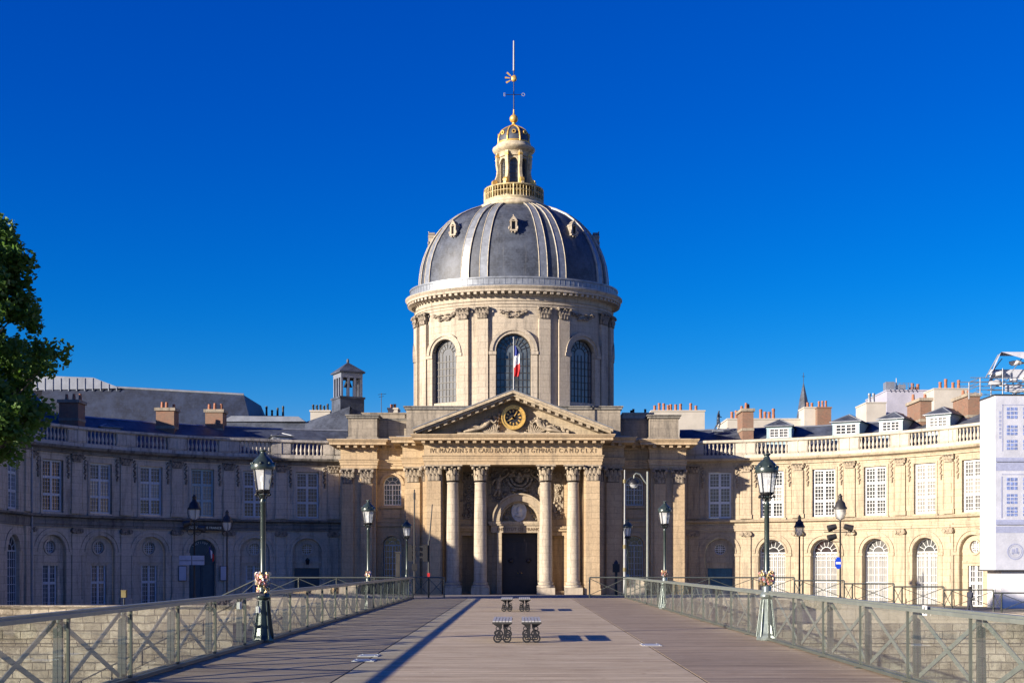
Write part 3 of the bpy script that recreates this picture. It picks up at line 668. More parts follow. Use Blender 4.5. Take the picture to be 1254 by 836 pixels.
# entablature
e = MB(); path = [(-14.2,113),(-14.2,107.4),(-11.2,107.4),(-11.2,107.95),(-8.95,107.95),(-8.95,105.65),(-7.05,105.65),(-7.05,103.45)]
path = [(CX+x, y) for x, y in path]+[(CX-x, y) for x, y in path[::-1]]
e.sweep(path, [(-.3, 9.74), (0, 9.74), (0, 9.98), (.05, 10.0), (.05, 10.22), (.10, 10.24), (.10, 10.36), (.17, 10.42), (.17, 10.48), (.0, 10.5), (.0, 11.28), (.08, 11.32), (.12, 11.42), (.12, 11.6), (.82, 11.62), (.82, 11.82), (.90, 11.86), (1.0, 12.02), (1.0, 12.08), (-.3, 12.1)])
e.box(CX-7.0, CX+7.0, 103.5, 106.3, 9.76, 12.0)
for (a, b, y) in ((-7.4, 7.4, 103.45), (-8.9, -7.7, 105.65), (7.7, 8.9, 105.65), (-14.6, -11.2, 107.4), (11.2, 14.6, 107.4), (-11, -9.5, 107.95), (9.5, 11, 107.95)):
    n = max(2, round((b-a)/.68))
    for k in range(n): x = CX+a+(b-a)*(k+.5)/n; e.box(x-.14, x+.14, y-.70, y-.12, 11.40, 11.61)
link('entablature', e.mesh('entablature', ['stone_warm', 'stone_grey']), None, ch)
t_ = text_mesh('IVL MAZARIN S R E CARD BASILICAM ET GYMNAS F C A M D C L X I', .52, 'letter', .012, 'CENTER', 1.1, -.002, .75)
xs = [v.co.x for v in t_.vertices]; wd = max(xs)-min(xs); k = 13.1/wd
link('lettering', t_, Matrix.Translation((CX, 103.43, 10.68)) @ FACE @ Matrix.Diagonal((k, 1.0, 1, 1)), ch)
# pediment
p = MB(); p.X = Matrix.Translation((CX, 0, 0)); HW = 7.85; AZ = 15.5; zb = 12.12; sl_ = (AZ-.35-zb)/HW
def rake(o0, o1, hw, y0, y1):
    """two raking mouldings between offsets below the top line"""
    for s in (-1, 1):
        p.prism([(s*hw, zb+.35-o0+sl_*(HW-hw)), (0, AZ-o0), (0, AZ-o1), (s*hw, zb+.35-o1+sl_*(HW-hw))], y0, y1)
rake(0, .22, HW, 102.45, 112.0); rake(.221, .42, HW-.15, 102.65, 112.0); rake(.421, .62, HW-.7, 103.1, 104.5)
for s in (-1, 1):
    for k in range(11):
        x = .35+k*.62; zt = AZ-.43-sl_*x; p.prism([(s*(x-.14), zt+.05), (s*(x+.14), zt-.05), (s*(x+.14), zt-.25), (s*(x-.14), zt-.15)], 102.75, 103.15)
p.prism([(-HW+.6, zb), (HW-.6, zb), (0, AZ-.5)], 104.1, 112)
p.box(-4.4, 4.4, 103.0, 104.1, zb, zb+.12)
link('pediment', p.mesh('pediment', 'stone'), None, ch)
rf = MB(); rf.X = Matrix.Translation((CX, 0, 0))
for s in (-1, 1): rf.prism([(s*(HW+.03), zb+.36), (0, AZ+.01), (0, AZ+.07), (s*(HW+.03), zb+.42)], 102.42, 112.0)
link('pediment_roof', rf.mesh('pediment_roof', 'lead'), None, ch)
RC = dict(hip=(0,.25,-.05), chest=(.28,.75,-.1), neck=(.33,.98,-.12), head=(.36,1.15,-.14), sa=(.5,.85,-.15), ea=(.72,.65,-.2), ha=(.9,.85,-.2), sb=(.05,.85,-.05), eb=(-.1,.55,-.15), hb=(-.25,.3,-.2), ka=(-.65,.5,-.15), fa=(-1.2,.12,-.1), kb=(-.7,.2,-.25), fb=(-1.35,.08,-.2))
figure('allegory_relief', RC, 'carve', ch, CX-2.35, 103.85, zb+.15, 1.18, 1)
figure('allegory_relief', RC, 'carve', ch, CX+2.35, 103.85, zb+.15, 1.12, -1)
r = MB(); r.X = Matrix.Translation((CX, 104.05, 0)); rnd = random.Random(11)
for s in (-1, 1):
    for k in range(40):
        x = 1.0+3.4*rnd.random()**1.2; r.blob((s*x, -.15, zb+.15+rnd.random()*max(.1, (2.0-.42*x))), rnd.uniform(.08, .2), 1.2, .9, .9, .7, k+200*s)
    for k in range(9): a = R_(15+k*13); r.cyl((s*(1.3+.1*k), -.25, zb+.2), (s*(1.15+.22*k), -.25, zb+1.25-.09*k), .075, .05, 6)
    for k in range(4): r.cyl((s*1.4, -.2, zb+.5+k*.2), (s*2.3, -.15, zb+.3+k*.35), .06, .04, 5)
link('trophy_relief', r.mesh('trophy_relief', 'carve'), None, ch)
ck = MB(); ck.X = Matrix.Translation((CX+.03, 103.9, 13.5)); ck.mi = 0
ck.prism(circp(0, 0, .70, 40), -.12, .1); ck.mi = 1; ck.band(0, 0, .68, .95, -.32, .1, 0, 2*PI, 40); ck.band(0, 0, .88, .97, -.38, .1, 0, 2*PI, 40)
for k in range(12):
    a = 2*PI*k/12; c, s = math.sin(a), math.cos(a); ck.X = Matrix.Translation((CX+.03+c*.52, 103.9, 13.5+s*.52)) @ Matrix.Rotation(a, 4, 'Y'); ck.mi = 1; ck.box(-.05, .05, -.15, -.121, -.1, .1)
ck.mi = 1
ckm = link('clock', ck.mesh('clock', ['black', 'gold']), None, ch)
for a, L, wd in ((R_(32), .55, .05), (R_(237), .42, .07)):
    h = MB(); h.prism([(-wd, -.12), (wd, -.12), (.015, L), (-.015, L)], -.2, -.17); h.prism(circp(0, 0, .1, 14), -.215, -.17)
    link('clock_hand', h.mesh('clock_hand', 'gold'), Matrix.Translation((CX+.03, 103.9, 13.5)) @ Matrix.Rotation(a, 4, 'Y'), ckm)
# attic
a_ = MB(); a_.X = Matrix.Translation((CX, 0, 0))
def block(x0, x1, y0, y1, z0, z1, cap=.28, o=.14):
    a_.mi = 0; a_.box(x0, x1, y0, y1, z0, z1-cap); a_.mi = 1; a_.box(x0-o, x1+o, y0-o, y1+o, z1-cap, z1-cap*.35); a_.box(x0-o*1.7, x1+o*1.7, y0-o*1.7, y1+o*1.7, z1-cap*.35, z1); a_.mi = 0
    a_.box(x0-.12, x1+.12, y0-.12, y1+.12, z0, z0+.45)
block(-8.9, 8.9, 108.6, 128, 12.02, 15.0)
for s in (-1, 1):
    x0, x1 = sorted((s*11.4, s*13.8)); block(x0, x1, 109.2, 126, 12.02, 14.35)
    x0, x1 = sorted((s*8.92, s*11.38)); block(x0, x1, 110.5, 126, 12.02, 14.2, .2, .05)
link('attic', a_.mesh('attic', ['stone_dirty', 'stone_grey']), None, ch)
lf = MB(); lf.X = Matrix.Translation((CX, 0, 0))
for s in (-1, 1):
    x0, x1 = sorted((s*8.9, s*14.6)); lf.box(x0, x1, 107.0, 110.4, 12.09, 12.16); x0, x1 = sorted((s*7.2, s*9.4)); lf.box(x0, x1, 105.1, 110, 12.10, 12.17)
lf.box(-8.8, 8.8, 109, 127, 15.0, 15.06)
link('lead_flashing', lf.mesh('lead_flashing', 'lead'), None, ch)

# drum
DY = 118.0; RX, RY = 8.78, 6.1
def ell(t, r=0): 
    n = Vector((math.sin(t)/RX, -math.cos(t)/RY)).normalized(); return Vector((CX+RX*math.sin(t), DY-RY*math.cos(t)))+n*r, n
def tang(t, z=0, r=0):                                # frame tangent to the drum: +x along the wall, -y outwards
    p_, n = ell(t, r); return Matrix.Translation((p_.x, p_.y, z)) @ Matrix.Rotation(math.atan2(n.x, -n.y), 4, 'Z')
wins = [0, R_(43), -R_(43), R_(90), -R_(90), R_(137), -R_(137), PI]
whw = {0: 1.5, PI: 1.5}
dm = MB(); n = 720; ZD0, ZD1, SILL, SPR = 15.0, 24.0, 15.9, 20.1
def ztop(t):
    for wn_ in wins:
        dlt = (t-wn_+PI) % (2*PI)-PI
        p0, _ = ell(wn_); p1, _ = ell(t); dd = (p1-p0).length; hw = whw.get(wn_, 1.28)
        if abs(dlt) < R_(25) and dd < hw: return SPR+math.sqrt(max(0, hw*hw-dd*dd))
    return None
cols_ = [(2*PI*i/n, ztop(2*PI*(i+.5)/n)) for i in range(n)]
for i in range(n):
    t0, zt = cols_[i]; t1 = 2*PI*(i+1)/n; a, _ = ell(t0); b, _ = ell(t1); ai, _ = ell(t0, -.6); bi, _ = ell(t1, -.6)
    spans = [(ZD0, ZD1)] if zt is None else [(ZD0, SILL), (zt, ZD1)]
    for z0, z1 in spans: dm.add([(a.x,a.y,z0),(b.x,b.y,z0),(b.x,b.y,z1),(a.x,a.y,z1)], [(0,1,2,3)], True)
    if zt is not None:
        for z in (SILL, zt): dm.add([(a.x,a.y,z),(b.x,b.y,z),(bi.x,bi.y,z),(ai.x,ai.y,z)], [(0,1,2,3)])
    zp = cols_[i-1][1]
    if (zp is None) != (zt is None): z = zt or zp; dm.add([(a.x,a.y,SILL),(ai.x,ai.y,SILL),(ai.x,ai.y,z),(a.x,a.y,z)], [(0,1,2,3)])
for wt in wins:
    hw = whw.get(wt, 1.28); dm.X = tang(wt)
    dm.band(0, SPR, hw+.02, hw+.26, -.10, .5, n=24); dm.band(0, SPR, hw+.27, hw+.55, -.2, .5, n=24)
    for s in (-1, 1): dm.box(s*(hw+.02), s*(hw+.55), -.08, .5, ZD0, SPR-.3); dm.box(s*(hw-.02), s*(hw+.62), -.17, .5, SPR-.3, SPR-.02)
dm.X = Matrix.Identity(4)
drum = link('drum', dm.mesh('drum', 'stone_pale'), None, ch)
gm = MB(); gm.lathe([(RX-1.2, 15), (RX-1.2, 24)], (CX, DY), 48, RY/RX*.93); link('inner_wall', gm.mesh('inner_wall', 'black'), None, drum)
wc = win_arch(3.0, SPR-SILL, 8, 7, 'iron_grey', 'pane_drum', 9, .07, .05, fan_split=False); wsd = win_arch(2.56, SPR-SILL, 7, 7, 'iron_grey', 'pane_drum', 7, .07, .05, fan_split=False)
for wt in wins[:5]: put_win(wc if wt == 0 else wsd, tang(wt, SILL, -.42), drum, 'drum_window')
dp = MB(); dp.box(-.50, .50, -.28, .4, ZD0, 22.9); dpm = dp.mesh('pilaster', 'stone_pale'); dcm = capital_mesh(1.08, .4, 1.02, 'carve_dark')
for t in (17.4, 29.2, 62.5, 76, 104, 117.5, 151, 163):
    for s in (-1, 1):
        q = link('pilaster', dpm, tang(s*R_(t)), drum); link('capital', dcm, tang(s*R_(t), 22.9, .06), ch) if False else None
        link('capital', dcm, tang(s*R_(t), 22.9, .06), drum)
fs = MB(); rnd = random.Random(3)
for k in range(34): x = rnd.uniform(-1.15, 1.15); fs.blob((x, -.1, .55-.22*math.cos(x*2.4)+rnd.uniform(-.15, .15)), rnd.uniform(.07, .15), 1.3, .9, .8, .6, k)
for s in (-1, 1): fs.blob((s*.35, -.12, .75), .16, 2.2, .8, .5, .5, 5+s)
fsm = fs.mesh('festoon', 'carve_dark')
for wt in wins[:5]: link('festoon', fsm, tang(wt, 22.75), drum)
ep = [ell(2*PI*i/160)[0] for i in range(160)]; ep = [(v.x, v.y) for v in ep]
# path must run so that the right-hand normal points outwards
en = MB(); en.sweep(ep, [(-.4, 23.9), (.06, 23.9), (.06, 24.12), (.14, 24.14), (.14, 24.34), (.22, 24.4), (.06, 24.46), (.06, 24.85), (.2, 24.92), (.2, 25.12), (.85, 25.14), (.85, 25.32), (1.0, 25.5), (1.0, 25.56), (-.2, 25.6)], True)
for i in range(96):
    t = 2*PI*(i+.5)/96; en.X = tang(t, 24.92); en.box(-.13, .13, -.78, -.15, 0, .215)
en.X = Matrix.Identity(4)
link('drum_cornice', en.mesh('drum_cornice', 'stone_pale'), None, ch)
gu = MB(); gu.sweep(ep, [(.98, 25.57), (.98, 25.63), (.55, 25.78), (.55, 26.25), (.62, 26.27), (.62, 26.40), (-.1, 26.5)], True)
for i in range(120): t = 2*PI*(i+.5)/120; gu.X = tang(t, 25.79); gu.box(-.02, .02, -.57, -.5, 0, .46)
gu.X = Matrix.Identity(4)
link('gutter', gu.mesh('gutter', 'lead'), None, ch)
# dome
prof = [(8.50, 26.45), (8.50, 27.0), (8.45, 27.6), (8.33, 28.4), (8.1, 29.2), (7.78, 30.0), (7.3, 30.85), (6.7, 31.65), (6.05, 32.3), (5.3, 32.85), (4.4, 33.3), (3.5, 33.65), (2.7, 33.85)]
def kyd(z): u = min(1, max(0, (z-26.4)/7.8)); return .70+.14*u**2
do = MB(); do.lathe(prof, (CX, DY), 128, kyf=kyd); dome = link('dome', do.mesh('dome', 'slate'), None, ch)
def dpt(t, j, off=0):
    r, z = prof[j]; k = kyd(z); r0, z0 = prof[max(0, j-1)]; r1, z1 = prof[min(len(prof)-1, j+1)]
    nr, nz = (z1-z0), -(r1-r0); L = math.hypot(nr, nz); nr /= L; nz /= L
    return Vector((CX+(r+nr*off)*math.sin(t), DY-(r+nr*off)*k*math.cos(t), z+nz*off))
def rib(t, wd, off, tc=0):
    m = MB(); vv = []
    for j in range(len(prof)):
        r = prof[j][0]; hw = wd*(.45+.55*r/8.5)/2
        c = dpt(t, j, off); e1 = dpt(t+.01, j, off)-dpt(t-.01, j, off); e1.normalize(); cb = dpt(t, j, -.05)
        vv += [cb-e1*hw, c-e1*hw, c+e1*hw, cb+e1*hw]
    return m, vv
for t in (17.4, 29.2, 62.5, 76, 104, 117.5, 151, 163):
    for s in (-1, 1):
        m, vv = rib(s*R_(t), .72, .12); m.add(vv, [(4*j+q, 4*j+q+1, 4*j+q+5, 4*j+q+4) for j in range(len(prof)-1) for q in range(3)])
        m.mi = 1
        for sd in (-1, 1):
            pts = []
            for j in range(len(prof)):
                hw = .72*(.45+.55*prof[j][0]/8.5)/2; c = dpt(s*R_(t), j, .12); e1 = (dpt(s*R_(t)+.01, j, .12)-dpt(s*R_(t)-.01, j, .12)).normalized(); pts.append(c+e1*hw*sd)
            m.tube(pts, .038, 6)
        link('rib', m.mesh('rib', ['lead', 'gold_pale']), None, dome)
lu = MB(); lu.mi = 0; lu.box(-.42, -.22, -.5, .9, 0, 1.0); lu.box(.22, .42, -.5, .9, 0, 1.0); lu.box(-.46, .46, -.56, .9, -.16, .02); lu.band(0, .98, .22, .44, -.52, .9, n=12); lu.box(-.5, .5, -.54, .8, 1.0, 1.06)
lu.prism([(-.3, 1.36), (.3, 1.36), (0, 1.7)], -.5, .3); lu.blob((0, -.45, 1.75), .1, 1, 1, 1, 0, 1)
for s in (-1, 1): lu.blob((s*.5, -.48, .25), .15, .9, .7, 1.6, .3, 4); lu.blob((s*.2, -.5, -.28), .12, 1, .8, 1, .3, 4)
lu.mi = 1; lu.box(-.22, .22, -.25, -.2, 0.02, 1.15)
lum = lu.mesh('roof_lucarne', ['stone_pale', 'black'])
for td in (0, 44, -44, 90, -90, 136, -136):
    t = R_(td); c = dpt(t, 6, .05); link('roof_lucarne', lum, Matrix.Translation(c+Vector((0, 0, -.3))) @ Matrix.Rotation(math.atan2(math.sin(t)/RX, math.cos(t)/RY), 4, 'Z') @ Matrix.Scale(.72, 4), dome)
# lantern
LS = Matrix.Translation((0, 0, 39.5)) @ Matrix.Diagonal((1, 1, 1.1, 1)) @ Matrix.Translation((0, 0, -39.5))
la = MB(); la.lathe([(3.0, 34.1), (3.2, 34.2), (3.22, 34.4), (3.0, 34.5), (2.7, 34.6), (2.55, 34.8), (2.7, 34.85), (2.7, 34.92)], (CX, DY), 40)
la.lathe([(1.62, 34.9), (1.62, 35.95), (1.7, 36.0), (1.7, 36.1)], (CX, DY), 8, smooth=False, rot=PI/8)
la.lathe([(2.05, 34.9), (2.05, 35.6), (2.12, 35.62), (2.12, 35.7), (1.6, 35.72)], (CX, DY), 8, smooth=False, rot=PI/8)
la.lathe([(1.46, 38.5), (1.46, 38.85), (1.55, 38.9), (1.8, 39.05), (1.92, 39.2), (1.92, 39.3), (1.6, 39.42), (1.58, 39.6), (1.42, 39.7)], (CX, DY), 32)
la.mi = 0
for k in range(8):
    a = R_(45*k); la.X = Matrix.Translation((CX, DY, 0)) @ Matrix.Rotation(a, 4, 'Z')
    # face wall with an arched opening
    la.wall(rectp(-.58, .58, 36.05, 38.9), [archp(0, .74, 36.15, 37.95)], -1.32, .25); la.band(0, 37.95, .37, .47, -1.38, -1.2, n=12)
    la.box(-.3, .3, -1.42, -1.3, 38.55, 38.75)
la.X = Matrix.Identity(4)
lan = link('lantern', la.mesh('lantern', 'lantern_stone'), LS, ch)
lg = MB(); lg.lathe([(1.18, 36), (1.18, 38.4)], (CX, DY), 8, smooth=False, rot=PI/8)
link('pane', lg.mesh('pane', 'pane_drum'), LS, lan)
mt = MB()
for k in range(8):
    mt.X = Matrix.Translation((CX, DY, 0)) @ Matrix.Rotation(R_(45*k), 4, 'Z')
    for x in (-.1, .1): mt.box(x-.02, x+.02, -1.16, -1.12, 36.15, 38.25)
    for z in range(6): mt.box(-.3, .3, -1.155, -1.125, 36.4+z*.33, 36.44+z*.33)
link('glazing_bars', mt.mesh('glazing_bars', 'iron_grey'), LS, lan)
bt = MB()                                            # scroll buttress, one of eight
pr = [(1.40, 38.85), (1.66, 38.85), (1.74, 38.3), (1.70, 37.9), (1.60, 37.5), (1.66, 37.0), (1.82, 36.6), (2.08, 36.3), (2.15, 36.05), (1.4, 36.05), (1.3, 37)]
bt.X = Matrix.Rotation(PI/2, 4, 'Z'); bt.prism([(-a, b) for a, b in pr], -.13, .13); bt.X = Matrix.Identity(4)
bt.mi = 1; bt.cyl((-.16, -1.88, 36.36), (.16, -1.88, 36.36), .24, n=14); bt.cyl((-.16, -1.62, 38.55), (.16, -1.62, 38.55), .14, n=12)
btm = bt.mesh('scroll_buttress', ['gilt_stone', 'gold'])
for k in range(8): link('scroll_buttress', btm, LS @ Matrix.Translation((CX, DY, 0)) @ Matrix.Rotation(R_(22.5+45*k), 4, 'Z'), lan)
bl = MB()
for k in range(56):
    a = 2*PI*k/56; x, y = CX+2.62*math.sin(a), DY-2.62*math.cos(a); bl.cyl((x, y, 34.92), (x, y, 35.85), .04 if k % 7 else .10, n=6)
bl.lathe([(2.55, 35.8), (2.7, 35.8), (2.7, 35.92), (2.55, 35.92)], (CX, DY), 40); bl.lathe([(2.56, 35.4), (2.66, 35.4), (2.66, 35.45), (2.56, 35.45)], (CX, DY), 40)
link('lantern_balustrade', bl.mesh('lantern_balustrade', 'iron_gilt'), LS, lan)
cu = MB(); cpf = [(1.46, 39.7), (1.45, 40.1), (1.34, 40.5), (1.12, 40.85), (.8, 41.1), (.45, 41.28), (.2, 41.4)]
cu.lathe(cpf, (CX, DY), 32); link('cupola', cu.mesh('cupola', 'slate'), None, lan)
cr = MB(); cr.lathe([(1.50, 39.68), (1.53, 39.72), (1.50, 39.80), (1.45, 39.84)], (CX, DY), 32)
for k in range(8):
    a = R_(22.5+45*k); cr.tube([(CX+(r+.02)*math.sin(a), DY-(r+.02)*math.cos(a), z) for r, z in cpf], .09, 6)
    a = R_(45*k); cr.X = Matrix.Translation((CX, DY, 0)) @ Matrix.Rotation(a, 4, 'Z') @ Matrix.Translation((0, -1.3, 40.5)); cr.band(0, 0, .1, .19, -.15, .2, 0, 2*PI, 12); cr.X = Matrix.Identity(4)
cr.lathe([(.42, 41.28), (.3, 41.4), (.16, 41.6), (.12, 41.75)]+[(.38*math.sin(q*PI/10), 42.05-.38*math.cos(q*PI/10)) for q in range(2, 9)]+[(.12, 42.4), (.07, 42.6), (.04, 43.0)], (CX, DY), 20)
link('finial', cr.mesh('finial', 'gold'), None, lan)
va = MB(); va.cyl((CX, DY, 42.9), (CX, DY, 46.5), .05, .035, 8); va.cyl((CX-.75, DY, 44.25), (CX+.75, DY, 44.25), .03, n=6); va.cyl((CX, DY-.75, 44.25), (CX, DY+.75, 44.25), .03, n=6)
va.mi = 1; va.cyl((CX, DY, 46.4), (CX, DY, 49.1), .085, .07, 8)
va.mi = 2; va.blob((CX, DY, 45.7), .28, 1, .5, 1.1, .3, 1, 2)
for a in (140, 175, 210): c, s = math.cos(R_(a)), math.sin(R_(a)); va.prism([(CX+c*.35-s*.04, 45.7+s*.35+c*.04), (CX+c*.8-s*.08, 45.72+s*.8+c*.08), (CX+c*.8+s*.08, 45.72+s*.8-c*.08), (CX+c*.35+s*.04, 45.7+s*.35-c*.04)], DY-.03, DY+.03)
va.mi = 1; va.X = Matrix.Identity(4)
vao = link('weather_vane', va.mesh('weather_vane', ['iron', 'pole_white', 'gold']), None, ch)
for L, x in (('E', -.85), ('O', .85)): link('compass_letter', text_mesh(L, .42, 'pole_white', .02), Matrix.Translation((CX+x, DY-.02, 44.10)) @ FACE, vao)

# flag on the pediment
fp = thing('flagpole', 'white pole on the pediment peak with a limp blue white and red flag', 'flag', (CX+.05, 104.5, 15.5))
m = MB(); m.cyl((CX+.05, 104.5, 15.4), (CX+.05, 104.5, 19.9), .06, .04, 8); m.blob((CX+.05, 104.5, 19.95), .09, 1, 1, 1, 0, 0, 2); link('pole', m.mesh('pole', 'pole_white'), None, fp)
m = MB(); rnd = random.Random(2); n_ = 24; L = 2.55
vv = []; fs_ = []; cols = 7
for i in range(n_+1):
    u = i/n_; wd = .26+.16*math.sin(u*PI)+.12*u; z = 19.4-u*L
    for j in range(cols): q = j/(cols-1); vv.append((CX+.07+q*wd+.04*math.sin(u*9), 104.5-.05+.10*math.sin(q*9+u*4), z-.25*q*(1-u)))
for i in range(n_):
    for j in range(cols-1):
        fs_.append((i*cols+j, i*cols+j+1, (i+1)*cols+j+1, (i+1)*cols+j))
m.add(vv, fs_, True); q = 0
for i in range(n_):
    for j in range(cols-1): u = (i+j*.8)/n_; m.m[q] = 0 if u < .36 else (1 if u < .68 else 2); q += 1
link('flag', m.mesh('flag', ['navy', 'cloth_white', 'red']), None, fp)

# ------------------------------------------------------------------ curved wings
W_A0, W_R, W_W, W_X, W_Y, NB = 10, 27.0, 4.4, 14.8+.5, 111.0, 6     # x offsets are from the axis
bays = []; x, y, a = W_X, W_Y, R_(W_A0); ring = [(x, y, a)]
for i in range(NB):
    am = a+W_W/W_R/2; x1, y1 = x+W_W*math.cos(am), y-W_W*math.sin(am); bays.append(((x+x1)/2, (y+y1)/2, am)); x, y = x1, y1; a += W_W/W_R; ring.append((x, y, a))
def frame(side, b):
    x, y, a = b; return Matrix.Translation((CX+side*x, y, 0)) @ Matrix.Rotation(-side*a, 4, 'Z')
def wpath(side, off=0, ext=True):
    pts = [(x+math.sin(a)*off, y+math.cos(a)*off) for x, y, a in ring]
    if ext: pts = [(14.0, 111.2+off)]+pts
    pts = [(CX+side*x, y) for x, y in pts]
    return pts if side > 0 else pts[::-1]
capw = capital_mesh(.95, .22, .62, 'carve'); capwd = capital_mesh(.95, .22, .62, 'carve_dark')
ion = MB(); ion.box(-.42, .42, -.22, .05, .3, .42)
for s in (-1, 1): ion.cyl((s*.36, -.28, .2), (s*.36, .02, .2), .17, n=12)
ion.box(-.36, .36, -.2, .02, 0, .3); leafblock(ion, .5, .26, .3, 8, 3, .08)
ionm = ion.mesh('capital', 'carve'); iond = ion.mesh('capital', 'carve_dark')
gar = MB(); rnd = random.Random(6)
for k in range(16): gar.blob((rnd.gauss(0, .05), -.1, -k*.11), rnd.uniform(.06, .11), 1, 1, 1, .5, k)
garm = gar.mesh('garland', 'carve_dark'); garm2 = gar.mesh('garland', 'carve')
def wing(side):
    R = side > 0
    wg = thing('curved_wing', 'sunlit curved two storey stone wing with white windows, right of the chapel' if R else 'shaded curved two storey stone wing with blue doors, left of the chapel', 'palace wing', (CX+side*26, 105, -1.4))
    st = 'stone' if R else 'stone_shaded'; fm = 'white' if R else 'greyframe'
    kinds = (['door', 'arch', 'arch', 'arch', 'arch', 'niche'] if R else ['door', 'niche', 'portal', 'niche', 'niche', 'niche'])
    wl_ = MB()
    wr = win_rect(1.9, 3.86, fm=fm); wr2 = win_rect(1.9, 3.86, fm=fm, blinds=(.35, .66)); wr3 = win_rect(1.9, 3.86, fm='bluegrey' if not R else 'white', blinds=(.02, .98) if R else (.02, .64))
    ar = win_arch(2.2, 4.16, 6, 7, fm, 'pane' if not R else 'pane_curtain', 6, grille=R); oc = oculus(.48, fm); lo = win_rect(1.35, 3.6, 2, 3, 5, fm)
    lod = win_rect(1.35, 3.6, 2, 3, 4, 'white')
    for i, b in enumerate(bays):
        F = frame(side, b); wl_.X = F; hw = W_W/2+.03; kd = kinds[i]
        wl_.wall(rectp(-hw, hw, 5.2, 10.4), [rectp(-.97, .97, 5.75, 9.65)], 0, .35)
        wl_.box(-1.15, -.97, -.06, .1, 5.75, 9.8); wl_.box(.97, 1.15, -.06, .1, 5.75, 9.8); wl_.box(-.97, .97, -.06, .1, 9.66, 9.8); wl_.box(-1.2, 1.2, -.12, 0, 5.58, 5.74)
        put_win([wr, wr2, wr, wr, wr3, wr2][i] if R else [wr, wr, wr3, wr2, wr2, wr][i], F @ Matrix.Translation((0, .22, 5.77)), wg)
        wo_ = 2.24 if kd in ('arch', 'portal') else 2.5
        wl_.wall(rectp(-hw, hw, -1.4, 5.2), [archp(0, wo_, -1.38, 2.8)], 0, .75 if kd in ('arch', 'portal') else .28)
        for r0, r1, d0 in ((wo_/2+.02, wo_/2+.16, -.05), (wo_/2+.30, wo_/2+.52, -.07)): wl_.band(0, 2.8, r0, r1, d0, .1, n=20)
        for s in (-1, 1): wl_.box(s*(wo_/2-.04), s*(wo_/2+.52), -.09, .15, 2.55, 2.78); wl_.box(s*(wo_/2+.02), s*(wo_/2+.42), -.045, .1, -1.4, 2.55)
        if kd == 'arch': put_win(ar, F @ Matrix.Translation((0, .6, -1.36)), wg, 'arched_window')
        elif kd == 'portal':
            dd = MB(); dd.prism(archp(0, 2.2, 0, 4.16), .3, .36)
            for s in (-1, 1):
                for z0, z1 in ((.3, 1.5), (1.65, 3.1)): dd.box(s*.12, s*.95, .26, .3, z0, z1)
            dd.box(-.04, .04, .22, .3, 0, 3.3); dd.box(-1.1, 1.1, .2, .3, 3.3, 3.5)
            dj = link('door', dd.mesh('door', 'door_teal'), F @ Matrix.Translation((0, 0, -1.36)), wg)
            word = 'INSTITUT'
            for k, L in enumerate(word):
                an = R_(140-k*80/7); link('lettering', text_mesh(L, .24, 'paper', .01), F @ Matrix.Translation((.82*math.cos(an), .27, 2.75+.82*math.sin(an))) @ Matrix.Rotation(PI/2-an, 4, 'Y') @ FACE, dj)
        else:
            if kd == 'door': wl_.wall(archp(0, wo_-.01, -1.38, 2.8), [circp(0, 3.15, .46), rectp(-1.05, 1.05, -1.36, 1.55)], .28, .3)
            else: wl_.wall(archp(0, wo_-.01, -1.38, 2.8), [circp(0, 3.15, .46), rectp(-.7, .7, -1.36, 1.75)], .28, .3)
            wl_.band(0, 3.15, .47, .62, .2, .3, 0, 2*PI, 20); wl_.box(-1.2, 1.2, .2, .28, 1.95, 2.1)
            put_win(oc, F @ Matrix.Translation((0, .45, 3.15)), wg, 'oculus_window')
            if kd == 'door':
                dd = MB(); dd.box(-1.05, 1.05, .45, .52, 0, 2.9)
                for k in range(4): dd.box(-1.0+k*.51, -.55+k*.51, .42, .45, .15, 1.4); dd.box(-1.0+k*.51, -.55+k*.51, .42, .45, 1.55, 2.75)
                link('door', dd.mesh('door', 'door_blue' if R else 'door_teal'), F @ Matrix.Translation((0, 0, -1.36)), wg)
                if not R:
                    wn_ = MB(); wn_.cyl((0, .25, 2.15), (0, -.25, 2.3), .025, n=6); wn_.lathe([(.1, 1.85), (.16, 2.15), (.2, 2.2), (.05, 2.42)], (0, -.25), 8); link('wall_lantern', wn_.mesh('wall_lantern', 'iron'), F, wg)
            else: put_win(lod if R else lo, F @ Matrix.Translation((0, .45, -1.5+.15)), wg)
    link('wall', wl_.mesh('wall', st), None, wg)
    f2 = MB(); a_, b_ = (14.0, 15.35)
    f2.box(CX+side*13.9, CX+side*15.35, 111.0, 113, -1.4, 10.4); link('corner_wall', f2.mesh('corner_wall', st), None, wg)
    # pilasters on the bay lines
    up = MB(); up.box(-.46, .46, -.16, .1, 5.7, 9.62); up.box(-.52, .52, -.2, .1, 5.7, 6.05); up.box(-.36, .36, -.17, -.16, 6.2, 9.5)
    for s in (-1, 1): up.box(s*.56, s*.98, -.08, .1, 5.7, 10.2)
    up.box(-.42, .42, -.14, .1, -1.4, 4.2); up.box(-.5, .5, -.2, .1, -1.4, -.8); upm = up.mesh('pilaster', st)
    for i, rg in enumerate(ring):
        F = frame(side, rg); q = link('pilaster', upm, F, wg)
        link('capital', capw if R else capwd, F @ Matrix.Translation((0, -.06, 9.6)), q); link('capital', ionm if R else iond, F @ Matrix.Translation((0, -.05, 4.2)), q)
        for s in (-1, 1): link('garland', garm if not R else garm2, F @ Matrix.Translation((s*.77, -.02, 10.0)), q)
